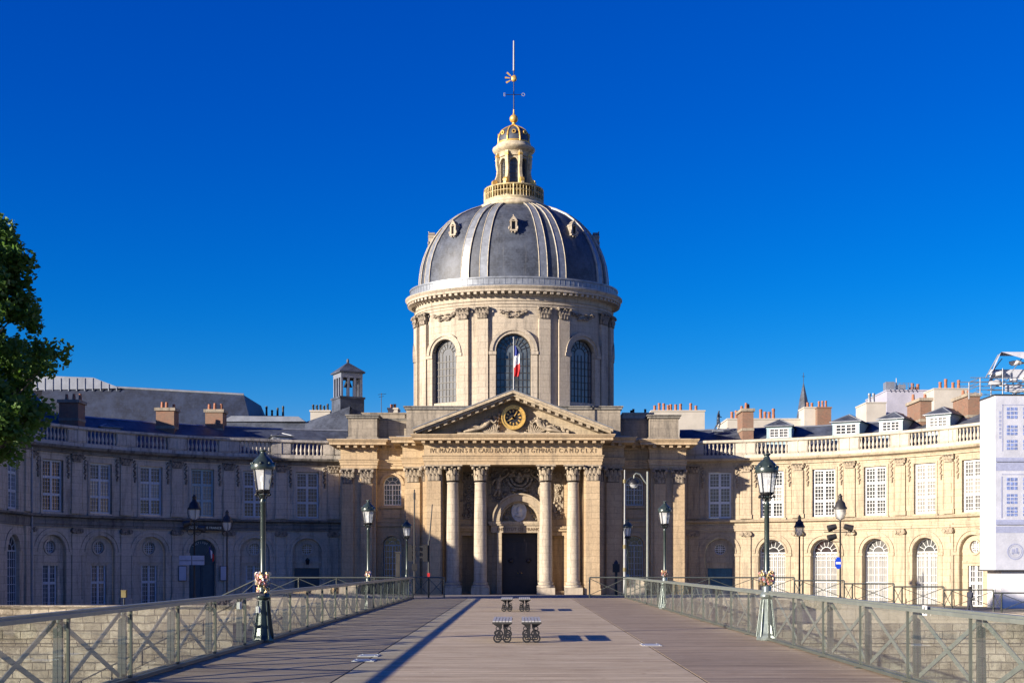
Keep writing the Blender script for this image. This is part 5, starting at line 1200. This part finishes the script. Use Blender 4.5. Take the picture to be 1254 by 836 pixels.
# ------------------------------------------------------------------ bridge railings
PY = [16.5+2.67*k for k in range(-2, 21)]            # post positions along the bridge
def railing(side, label):
    t = thing('glass_railing', label, 'railing', (side*5.8, 43, 0)); X = side*5.8; ya, yb = PY[0], 70.0
    pst = MB(); pst.box(-.02, .03, -.03, .03, -.12, 1.08); pst.box(-side*.118, -side*.088, -.025, .025, -.05, 1.045); pst.box(-side*.19, -side*.06, -.06, .06, -.02, .015); pst.box(-side*.088, side*-.03, -.01, .01, .02, .05); pst.X = Matrix.Identity(4)
    o = side; pst.add([(o*.03,-.02,-.3),(o*.03,.02,-.3),(o*.03,-.02,.95),(o*.03,.02,.95),(o*.10,-.02,-.3),(o*.10,.02,-.3),(o*.08,-.02,.92),(o*.08,.02,.92)], [(0,1,3,2),(4,5,7,6),(0,4,6,2),(1,5,7,3),(2,3,7,6),(0,1,5,4)])
    pm_ = pst.mesh('post', 'rail_green')
    ps = PY+[70.0]
    for y in ps: link('post', pm_, T(X, y), t)
    for a, b in zip(ps, ps[1:]):
        L = b-a; m = MB(); cz = .56; cy = L/2
        for s in (-1, 1):
            p0 = Vector((0, .06, cz-s*.46)); p1 = Vector((0, L-.06, cz+s*.46)); d = (p1-p0).normalized(); n_ = Vector((0, -d.z, d.y))
            x0_, x1_ = (.03*side, .045*side) if s > 0 else (.048*side, .063*side)
            m.add([(x, q.y, q.z) for x in (x0_, x1_) for q in (p0-n_*.035, p0+n_*.035, p1+n_*.035, p1-n_*.035)], [(0,1,2,3),(4,5,6,7),(0,1,5,4),(1,2,6,5),(2,3,7,6),(3,0,4,7)])
        link('cross_brace', m.mesh('cross_brace', 'brace_paint'), T(X, a), t)
        g_ = MB(); g_.add([(-side*.085, .02, .03), (-side*.09, L-.02, .03), (-side*.09, L-.02, 1.05), (-side*.09, .02, 1.05)], [(0,1,2,3)]); link('glass_pane', g_.mesh('glass_pane', 'rail_glass'), T(X, a), t)
    m = MB(); m.box(X-.055, X+.055, ya, yb, 1.08, 1.13); m.box(X-side*.12-.02, X-side*.12+.02, ya, yb, 1.045, 1.10); link('handrail', m.mesh('handrail', 'rail_light'), None, t)
    m = MB(); m.box(X-side*.115-.02, X-side*.115+.02, ya, yb, .02, .07); m.box(X-.03, X+.03, ya, yb, .03, .08); link('bottom_rail', m.mesh('bottom_rail', 'rail_green'), None, t)
    return t
railing(-1, 'long glass and green metal footbridge railing on the left side'); railing(1, 'long glass and green metal footbridge railing on the right side')
def panel_rail(name, label, cat, segs, mat='rail_green', X_=True, h=1.1):
    """segs: list of (p0, p1) base points; posts, top rail and crossed bars, one part each"""
    t = thing(name, label, cat, segs[0][0])
    for a, b in segs:
        a = Vector(a); b = Vector(b); up = Vector((0, 0, 1))
        for q in (a, b): m = MB(); m.cyl(q, q+up*h, .045, n=8); link('post', m.mesh('post', mat), None, t)
        m = MB(); m.cyl(a+up*h, b+up*h, .04, n=8); m.cyl(a+up*.12, b+up*.12, .025, n=6); link('top_rail', m.mesh('top_rail', mat), None, t)
        if X_: m = MB(); m.cyl(a+up*.15, b+up*(h-.06), .02, n=6); m.cyl(b+up*.15, a+up*(h-.06), .02, n=6); link('cross_brace', m.mesh('cross_brace', mat), None, t)
    return t
gl_ = PX(544, 0, 70.6)[0]
panel_rail('barrier', 'short green cross-braced barrier closing the left half of the bridge end', 'barrier', [((-5.75, 70.6, 0), (-4.9, 70.6, 0)), ((-4.9, 70.6, 0), (gl_, 70.6, 0))])
panel_rail('barrier', 'short green cross-braced barrier closing the right half of the bridge end', 'barrier', [((PX(722, 0, 70.6)[0], 70.6, 0), (PX(766, 0, 70.6)[0], 70.6, 0))])
segs = []; xs_ = [5.9, 8.2, 10.5, 12.9]
segs += [((a, 72.2, -.02), (b, 72.2, -.02)) for a, b in zip(xs_, xs_[1:])]
x = 12.9; z = -.02
for k in range(6):
    segs.append(((x, 72.2, z), (x+2.3, 72.2, z))); z -= .17; x += 2.3
    segs.append(((x, 72.2, z+.0), (x+.45, 72.2, z))); x += .45
panel_rail('ramp_railing', 'green stepped ramp railing running down to the right behind the glass', 'railing', segs)
segs = [((a, 72.2, -.02), (a-2.1, 72.2, -.02)) for a in (-5.9, -8.0, -10.1, -12.2)]+[((-14.3, 72.2, -.02), (-16.9, 72.2, -1.25))]
panel_rail('stair_railing', 'green railing of the landing dropping with the steps on the left', 'railing', segs)
# handrail of the river stair on the left, below the deck
segs = [((-15+k*-1.6, 68.6, -1.2-k*.8), (-15-(k+1)*1.6, 68.6, -2.0-k*.8)) for k in range(7)]
panel_rail('river_stair_railing', 'metal stair handrail sloping down the quay wall, seen through the left glass', 'railing', segs, 'iron_grey', False, .9)
m = MB()
for k in range(28): m.box(-15-(k+1)*.4, -15-k*.4, 68.4, 70, -7.2, -1.3-k*.2)
tag(link('river_stair', m.mesh('river_stair', 'quay')), 'stone stair going down the quay wall to the river path, left of the bridge', 'stairs')

# ------------------------------------------------------------------ lamps
def bridge_lamp(x, y, label, silver):  # silver picks the paler base colour that imitates sunlight
    t = thing('bridge_lamp', label, 'street lamp', (x, y, 0), group='lamps along the bridge railings')
    F = T(x, y); m = MB()
    m.lathe([(.24, 0), (.24, .05), (.225, .1), (.20, .16), (.165, .35), (.14, .6), (.125, .85), (.12, .95)], n=8, smooth=False)
    m.lathe([(.12, .95), (.16, .98), (.17, 1.02), (.13, 1.08), (.10, 1.15), (.115, 1.2), (.08, 1.26)], n=16)
    for k in range(8): a = 2*PI*k/8; m.cyl((.235*math.sin(a), -.235*math.cos(a), .08), (.13*math.sin(a), -.13*math.cos(a), .93), .02, .014, 6)
    b = link('base', m.mesh('base', 'lamp_base_lit' if silver else 'lamp_green'), F, t)
    m = MB(); m.lathe([(.075, 1.26), (.065, 1.5), (.07, 1.53), (.062, 1.56), (.058, 3.1), (.075, 3.13), (.055, 3.18), (.05, 3.26), (.10, 3.30), (.06, 3.34)], n=12)
    link('pole', m.mesh('pole', 'lamp_green'), F, t)
    m = MB(); m.lathe([(.05, 3.3), (.13, 3.34), (.16, 3.38), (.16, 3.41)], n=8)
    for k in range(6): a = 2*PI*k/6+.3; m.cyl((.155*math.sin(a), -.155*math.cos(a), 3.38), (.235*math.sin(a), -.235*math.cos(a), 3.88), .012, n=5); m.cyl((.06*math.sin(a), -.06*math.cos(a), 3.2), (.17*math.sin(a), -.17*math.cos(a), 3.36), .013, n=5); m.blob((.17*math.sin(a), -.17*math.cos(a), 3.30), .035)
    link('lantern_frame', m.mesh('lantern_frame', 'iron'), F, t)
    m = MB(); m.lathe([(.148, 3.41), (.228, 3.87)], n=6, smooth=False, rot=.3); link('lamp_glass', m.mesh('lamp_glass', 'glass_lamp'), F, t)
    m = MB(); m.lathe([(.262, 3.86), (.27, 3.90), (.265, 3.96), (.25, 4.0), (.19, 4.08), (.115, 4.15), (.075, 4.18), (.07, 4.22), (.05, 4.23), (.075, 4.27), (.09, 4.29), (.05, 4.29), (.01, 4.31)], n=18)
    for k in range(8): a = 2*PI*k/8; m.blob((.255*math.sin(a), -.255*math.cos(a), 3.99), .035, 1, 1, 1.2, 0, 0, 1); m.blob((.07*math.sin(a), -.07*math.cos(a), 4.29), .022)
    link('lamp_hood', m.mesh('lamp_hood', 'lamp_green'), F, t)
    m = MB(); m.cyl((0, 0, 3.41), (0, 0, 3.6), .03, n=8); m.blob((0, 0, 3.65), .07, 1, 1, 1.3, 0, 0, 2); link('bulb', m.mesh('bulb', 'cloth_white'), F, t)
    return t
bridge_lamp(-5.73, 29.2, 'tallest looking bridge lamp, at the left railing nearest the viewer, blue base', False)
bridge_lamp(-5.93, 51.3, 'second bridge lamp on the left railing, middle size, dark base', False)
bridge_lamp(-6.3, 73.2, 'farthest and smallest bridge lamp beside the left barrier', False)
bridge_lamp(5.72, 30.2, 'tallest looking bridge lamp at the right railing with a base painted sunlit pale', True)
bridge_lamp(5.82, 52.3, 'second bridge lamp on the right railing, middle size, base painted sunlit pale', True)
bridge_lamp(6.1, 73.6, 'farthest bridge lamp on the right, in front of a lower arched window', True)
def locks(x, y, z, r, n, label, seed, s=.03):
    rnd = random.Random(seed); m = MB()
    for k in range(n):
        m.mi = rnd.choice((0, 0, 1, 2)); a = rnd.uniform(0, 2*PI); q = r*(.55+.45*rnd.random()); zz = z+r*.95*rnd.uniform(-1, 1)*math.sqrt(1-min(.9, (q/r)**2*.5)); px, py = x+q*math.sin(a), y-q*math.cos(a)
        m.X = Matrix.Translation((px, py, zz)) @ Matrix.Rotation(rnd.uniform(0, 6), 4, 'Z') @ Matrix.Rotation(rnd.uniform(-.8, .8), 4, 'X'); m.box(-s, s, -s*.4, s*.4, -s, s*.7); m.band(0, s*.7, s*.45, s*.7, -s*.2, s*.2, n=6)
    m.X = Matrix.Identity(4)
    tag(link('padlock_cluster', m.mesh('padlock_cluster', ['pad1', 'pad2', 'pad3'])), label, 'love locks', 'padlocks hung on the lamp posts')
locks(-5.73, 29.2, 1.42, .17, 170, 'round bunch of brass and pink padlocks on the nearest left lamp', 1)
locks(5.72, 30.2, 1.43, .18, 170, 'bristling bunch of pinkish padlocks on the nearest right lamp', 2)
locks(-5.93, 51.3, 1.40, .12, 70, 'small bunch of padlocks on the second left lamp', 3)
locks(5.82, 52.3, 1.42, .13, 70, 'small bunch of padlocks on the second right lamp', 4)
locks(-5.73, 29.2, 1.12, .13, 50, 'few silver padlocks on the collar below the big bunch, nearest left lamp', 5)

def street_lamp(px, pyt, Z, label, mat='iron', arms=0, zb_=-1.3, hs_=1.0):
    X, Y, zt = PX(px, pyt, Z); t = thing('street_lamp', label, 'street lamp', (X, Y, zb_)); F = T(X, Y); H = zt-.0
    s = hs_; m = MB(); m.lathe([(.2, zb_), (.2, zb_+.3), (.13, zb_+.5), (.10, zb_+1.0), (.065, zb_+1.2), (.05, H-1.75*s), (.09, H-1.72*s), (.05, H-1.68*s), (.05, H-1.6*s)], n=12); link('pole', m.mesh('pole', mat), F, t)
    m = MB(); m.lathe([(.41*s, H-.95*s), (.42*s, H-.88*s), (.34*s, H-.78*s), (.28*s, H-.55*s), (.14*s, H-.42*s), (.11*s, H-.2*s), (.15*s, H-.16*s), (.08*s, H-.1*s), (.06*s, H-.02*s), (.01, H)], n=20); link('lamp_hood', m.mesh('lamp_hood', mat), F, t)
    m = MB(); m.lathe([(.07*s, H-1.58*s), (.2*s, H-1.5*s), (.29*s, H-1.25*s), (.33*s, H-.95*s)], n=20); link('lamp_glass', m.mesh('lamp_glass', 'glass_lamp'), F, t)
    m = MB()
    for k in range(4):
        a = PI*k/2+.4; m.tube([(r*s*math.sin(a), -r*s*math.cos(a), H-q*s) for r, q in ((.40, .92), (.41, 1.2), (.3, 1.5), (.05, 1.62))], .02, 5)
    link('lantern_frame', m.mesh('lantern_frame', mat), F, t)
    return t, X, Y, H
def floodlight(t, X, Y, z, s):
    m = MB(); m.cyl((X+s*.25, Y, z), (X+s*.75, Y, z-.15), .16, .22, 12); m.cyl((X, Y, z-.35), (X+s*1.0, Y, z-.35), .03, n=6); m.cyl((X+s*.5, Y, z-.35), (X+s*.5, Y, z-.05), .03, n=6); link('floodlight', m.mesh('floodlight', 'iron_grey'), None, t)
t, X, Y, H = street_lamp(238, 605, 91, 'iron street lamp with scrolled arms at the left, in front of the blue arched door', hs_=1.12)
for k, s in enumerate((-1, 1)): floodlight(t, X, Y, H-1.95-.35*k, s)
m = MB(); m.band(X, H-2.6, .5, .55, Y-.03, Y+.03, 0, PI, 14); m.band(X-.25, H-2.6, .2, .24, Y-.03, Y+.03, 0, 2*PI, 12); m.band(X+.25, H-2.6, .2, .24, Y-.03, Y+.03, 0, 2*PI, 12); link('scroll_arm', m.mesh('scroll_arm', 'iron'), None, t)
street_lamp(278, 624, 92, 'slimmer street lamp with pale shining hood, right of the blue arched door', 'iron_grey', hs_=.93)
street_lamp(979, 630, 84, 'dark blue-black street lamp before the first sunlit arched window', 'iron', hs_=.85)
t, X, Y, H = street_lamp(1029, 604, 80, 'iron street lamp carrying floodlights and a blue sign, before the sunlit wing', 'iron_grey')
floodlight(t, X, Y, H-2.0, -1); floodlight(t, X, Y, H-2.0, 1); floodlight(t, X, Y, H-2.6, -1)
m = MB(); Xs, Ys, Zs = PX(1026.5, 689, 79.7); m.prism([(Xs+math.cos(2*PI*i/24)*.19, Zs+math.sin(2*PI*i/24)*.37) for i in range(24)], Ys-.03, Ys); m.mi = 1; m.box(Xs-.15, Xs+.15, Ys-.045, Ys-.031, Zs-.07, Zs+.07)
tag(link('traffic_sign', m.mesh('traffic_sign', ['sign_blue', 'paper'])), 'narrow blue sign with a white bar on the floodlight lamp post', 'traffic sign')
# signs at the left lamp
m = MB(); Xs, Ys, Zs = PX(227, 686, 90.6)
for i, dx in enumerate((-.45, .45)): m.mi = 0; m.box(Xs+.45+dx-.42, Xs+.45+dx+.42, Ys-.04, Ys, Zs-.3+0, Zs+.35); m.mi = 1; m.box(Xs+.45+dx-.4, Xs+.45+dx+.4, Ys-.05, Ys-.041, Zs-.02, Zs+.02)
tag(link('direction_sign', m.mesh('direction_sign', ['sign_pale', 'black'])), 'pair of pale blue-white sign plates on the scrolled lamp post', 'sign')
sg = thing('name_banner', 'long dark name board with pale letters above the blue arched door', 'sign', PX(250, 649, 101))
F = frame(-1, bays[2]); m = MB(); m.box(-1.75, 1.75, -.62, -.5, 4.62, 5.08); m.box(-1.6, -1.5, -.5, 0, 4.8, 4.9); m.box(1.5, 1.6, -.5, 0, 4.8, 4.9); link('board', m.mesh('board', 'black'), F, sg)
link('lettering', text_mesh('INSTITUT DE FRANCE', .27, 'pad3', .01, 'CENTER', 1.05), F @ Matrix.Translation((0, -.63, 4.75)) @ FACE, sg)
for i, (b, dx, lab) in enumerate(((bays[2], -1.75, 'pale lilac notice board on the wall left of the blue arched door'), (bays[2], 1.75, 'pale lilac notice board on the wall right of the blue arched door'))):
    m = MB(); m.box(-.34, .34, -.22, -.17, .5, 1.75); m.mi = 1; m.box(-.3, .3, -.225, -.221, .56, 1.7); tag(link('notice_board', m.mesh('notice_board', ['iron_grey', 'tarp'] ), frame(-1, b) @ Matrix.Translation((dx, 0, 0))), lab, 'notice board')
fl = thing('wall_flag', 'small blue white and red flag hanging over the blue arched door', 'flag', (frame(-1, bays[2]) @ Vector((.3, -.3, 2.9))))
F = frame(-1, bays[2]); m = MB(); m.cyl((.25, 0.25, 2.5), (.45, -.75, 3.5), .025, n=6); link('pole', m.mesh('pole', 'pole_white'), F, fl)
m = MB()
for i in range(3):
    m.mi = i; m.add([(.30+.16*i, -.55, 3.35-.3*i), (.46+.16*i, -.52, 3.25-.3*i), (.62+.1*i, -.5, 2.7-.27*i), (.42+.1*i, -.55, 2.6-.27*i)], [(0,1,2,3)])
link('flag', m.mesh('flag', ['navy', 'cloth_white', 'red']), F, fl)
# yellow post box
Xs, Ys, Zs = PX(152, 727, 78); t = thing('post_box', 'small yellow box on a post by the left quay', 'post box', (Xs, Ys, -1.4))
m = MB(); m.box(Xs-.14, Xs+.14, Ys-.15, Ys+.15, Zs-.2, Zs+.2); m.box(Xs-.16, Xs+.16, Ys-.17, Ys+.17, Zs+.2, Zs+.24); m.box(Xs-.12, Xs+.12, Ys-.16, Ys-.15, Zs+.1, Zs+.14); link('box', m.mesh('box', 'yellow'), None, t)
m = MB(); m.cyl((Xs, Ys, -1.4), (Xs, Ys, Zs-.25), .05, n=8); link('post', m.mesh('post', 'iron'), None, t)

# modern swan-neck lamp and masts
X, Y, zt = PX(793, 577, 88); t = thing('arm_lamp', 'tall grey modern street lamp with a bent arm and hanging dark shade', 'street lamp', (X, Y, -1.4))
m = MB(); m.cyl((X, Y, -1.4), (X, Y, zt), .10, .07, 10); m.tube([(X, Y, zt-.9), (X-.25, Y, zt-.6), (X-.5, Y, zt-.2), (X-.75, Y, zt-.12), (X-.9, Y, zt-.25), (X-.92, Y, zt-.5)], .05, 8); link('pole', m.mesh('pole', 'rail_light'), None, t)
m = MB(); m.lathe([(.38, zt-.85), (.38, zt-.8), (.3, zt-.65), (.12, zt-.55), (.06, zt-.45)], (X-.92, Y), 18); link('lamp_shade', m.mesh('lamp_shade', 'iron'), None, t)
m = MB(); m.lathe([(.12, zt-1.1), (.24, zt-1.0), (.3, zt-.86)], (X-.92, Y), 16); link('lamp_glass', m.mesh('lamp_glass', 'glass_lamp'), None, t)
X, Y, zt = PX(765, 575, 84); t = thing('mast', 'slender pale mast with yellow bands, left of the modern lamp', 'mast', (X, Y, -1.4))
m = MB(); m.cyl((X, Y, -1.4), (X, Y, 4), .11, .08, 10); m.cyl((X, Y, 4), (X, Y, zt), .06, .04, 10); link('pole', m.mesh('pole', 'pole_white'), None, t)
m = MB()
for q in (589, 669, 697): z = PX(0, q, 84)[2]; m.cyl((X, Y, z-.12), (X, Y, z+.12), .115, n=12)
link('yellow_band', m.mesh('yellow_band', 'yellow'), None, t)
X, Y, zt = PX(507.5, 599, 80); t = thing('signal_mast', 'thin dark mast with a small box, left of the portico', 'mast', (X, Y, -1.4))
m = MB(); m.cyl((X, Y, -1.4), (X, Y, zt), .06, .04, 8); m.cyl((X, Y, zt-.6), (X, Y, zt-.2), .07, n=8); link('pole', m.mesh('pole', 'iron'), None, t)
m = MB(); z = PX(0, 694, 80)[2]; m.box(X-.15, X+.15, Y-.15, Y+.1, z-.2, z+.2); link('control_box', m.mesh('control_box', 'black'), None, t)
def signal(px, pyc, Z, label, side, red):
    X, Y, z = PX(px, pyc, Z); t = thing('traffic_light', label, 'traffic light', (X, Y, -1.4)); m = MB(); m.cyl((X, Y, -1.4), (X, Y, z+.75), .06, n=8); link('pole', m.mesh('pole', 'iron'), None, t)
    m = MB(); m.box(X+side*.08, X+side*.34, Y-.16, Y+.14, z-.5, z+.5)
    for k in (-1, 0, 1): m.X = T(X+side*.34, Y, z+k*.32, 0); m.prism([(0, .13), (side*.22, .13), (side*.2, .05), (0, 0)], -.13, .11); m.X = Matrix.Identity(4)
    link('signal_head', m.mesh('signal_head', 'black'), None, t)
    m = MB()
    for k in (-1, 0, 1): m.cyl((X+side*.34, Y, z+k*.32), (X+side*.36, Y, z+k*.32), .09, n=12)
    link('lens', m.mesh('lens', 'lens_red' if red else 'iron_grey'), None, t)
    return t, X, Y, z
t, X, Y, z = signal(525, 677, 79, 'traffic light with side-facing lenses and a tall wire antenna, right of the thin mast', -1, False)
m = MB(); m.cyl((X+.03, Y, z+.7), (PX(529.5, 0, 79)[0], Y, PX(0, 617, 79)[2]), .045, .03, 8); link('antenna', m.mesh('antenna', 'iron'), None, t)
m = MB(); m.box(X-.08, X+.08, Y-.14, Y-.05, PX(0, 706, 79)[2], PX(0, 701, 79)[2]); link('push_button', m.mesh('push_button', 'lens_red'), None, t)
signal(498.5, 677, 81, 'traffic light seen from its flat back, left of the thin mast', 1, False)
X, Y, z = PX(754.5, 693, 77); t = thing('pedestrian_signal', 'short black pedestrian signal post behind the right barrier', 'signal', (X, Y, -.02))
m = MB(); m.cyl((X, Y, -.02), (X, Y, z-.3), .10, .08, 10); link('post', m.mesh('post', 'iron'), None, t); m = MB(); m.box(X-.2, X+.2, Y-.15, Y+.15, z-.35, z+.15); m.lathe([(.15, 0), (.12, .1), (.03, .22)], (X, Y), 10, z0=z+.15); link('signal_head', m.mesh('signal_head', 'black'), None, t)
# utility cabinet and van-like kiosk pieces behind the left end
X, Y, z = PX(487, 700, 83); m = MB(); m.box(X-.13, X+.13, Y, Y+.3, -1.4, z+1.2); m.box(X-.17, X+.17, Y-.05, Y+.35, z+1.2, z+1.3); tag(link('utility_cabinet', m.mesh('utility_cabinet', 'iron_grey')), 'narrow grey roadside cabinet behind the left barrier', 'cabinet')

# ------------------------------------------------------------------ benches
def bench(x, y, label):
    t = thing('bench', label, 'bench', (x, y, 0), group='slatted benches in the middle of the bridge'); F = T(x, y)
    m = MB()
    for k in range(6): m.box(-.215+k*.073, -.155+k*.073, 0, 2.45, .468, .494)
    link('seat', m.mesh('seat', 'bench_wood'), F, t)
    m = MB(); m.box(-.22, .22, .02, .07, .425, .468); m.box(-.22, .22, 2.38, 2.43, .425, .468)
    for xx in (-.08, .08): m.box(xx-.02, xx+.02, .07, 2.38, .43, .468)
    link('seat_frame', m.mesh('seat_frame', 'iron_grey'), F, t)
    for yy in (.22, 2.2):
        m = MB(); q = .035
        for s in (-1, 1):
            m.prism([(s*.22, .425), (s*.02, .425), (s*.02, .30), (s*.12, .36)], yy-q, yy+q)
            m.prism([(s*.035, .42), (s*.085, .40), (s*.065, .26), (s*.12, .16), (s*.09, .14), (s*.03, .24)], yy-q, yy+q)
            m.band(s*.105, .10, .065, .10, yy-q, yy+q, 0, 2*PI, 16); m.band(s*.105, .10, .02, .045, yy-q*.7, yy+q*.7, 0, 2*PI, 10); m.band(s*.13, .22, .035, .055, yy-q, yy+q, 0, 2*PI, 12)
            m.box(s*.06, s*.15, yy-.05, yy+.05, 0, .012)
        m.box(-.1, .1, yy-q*.8, yy+q*.8, .06, .085)
        link('leg', m.mesh('leg', 'iron'), F, t)
    return t
M['bench_wood'] = simple('grey_bench_wood', (.33, .33, .34), .6, 0, .2, 8)
b0 = bench(-.38, 28.9, 'front left slatted bench with curled black iron legs')
copy_thing(b0, T(.27, 28.9), 'front right slatted bench with curled black iron legs')
copy_thing(b0, T(-.47, 48.9), 'small looking back left bench nearer the chapel door')
copy_thing(b0, T(.20, 48.9), 'small looking back right bench nearer the chapel door')
# plates on the deck seams, notices on the glass
def plate(px, py, w_, d_, label):
    Z = 1.7*1600/(py-693); X = (px-636)*Z/1600; m = MB(); m.box(X-w_/2, X+w_/2, Z-d_/2, Z+d_/2, .002, .014)
    for sx in (-1, 1):
        for sy in (-1, 1): m.cyl((X+sx*(w_/2-.05), Z+sy*(d_/2-.05), .014), (X+sx*(w_/2-.05), Z+sy*(d_/2-.05), .02), .02, n=8)
    tag(link('deck_plate', m.mesh('deck_plate', 'plate')), label, 'metal plate')
plate(452, 802.5, .38, .55, 'pale metal plate on the left deck seam, farther of the two'); plate(446, 808.5, .40, .5, 'pale metal plate on the left deck seam, nearer of the two'); plate(797, 789.5, .42, .7, 'pale metal plate on the right deck seam')
def sticker(px, py, side, label):
    X = side*5.69; Y = X*1600/(px-636); z = 1.7+(693-py)*Y/1600; m = MB(); m.box(X-side*.012, X, Y-.09, Y+.09, z-.07, z+.07); m.mi = 1; m.box(X-side*.016, X-side*.0125, Y-.02, Y+.02, z-.05, z+.05); tag(link('notice', m.mesh('notice', ['paper', 'black'])), label, 'notice')
sticker(1133, 747, 1, 'small white notice with a dark mark stuck on the right glass')
sticker(294, 741, -1, 'small white notice on the left glass, left of the nearest lamp'); sticker(317, 746, -1, 'small upright white notice on the left glass beside the nearest lamp base')

# ------------------------------------------------------------------ person on the quay
X, Y = 27.4, 79.5
pr_ = thing('person', 'person in dark jacket and trousers walking past the arched windows at far right', 'person', (X, Y, -1.4))
PJ = dict(WK2); F = T(X, Y, -1.4, R_(20), 1.03)
bdy = body('body', PJ, 'jacket', F, pr_, extra=(('fa','ta'),('fb','tb')))
m = MB(); m.blob((.075, 0, 1.66), .105, .95, .85, 1.2, .05, 0, 2); m.blob((.175, 0, 1.65), .022, 1, .7, 1.4, 0, 0, 1); link('head', m.mesh('head', 'skin'), F, pr_)
m = MB(); m.blob((.045, 0, 1.71), .115, .95, .9, .95, .15, 3, 2); link('hair', m.mesh('hair', 'hair'), F, pr_)
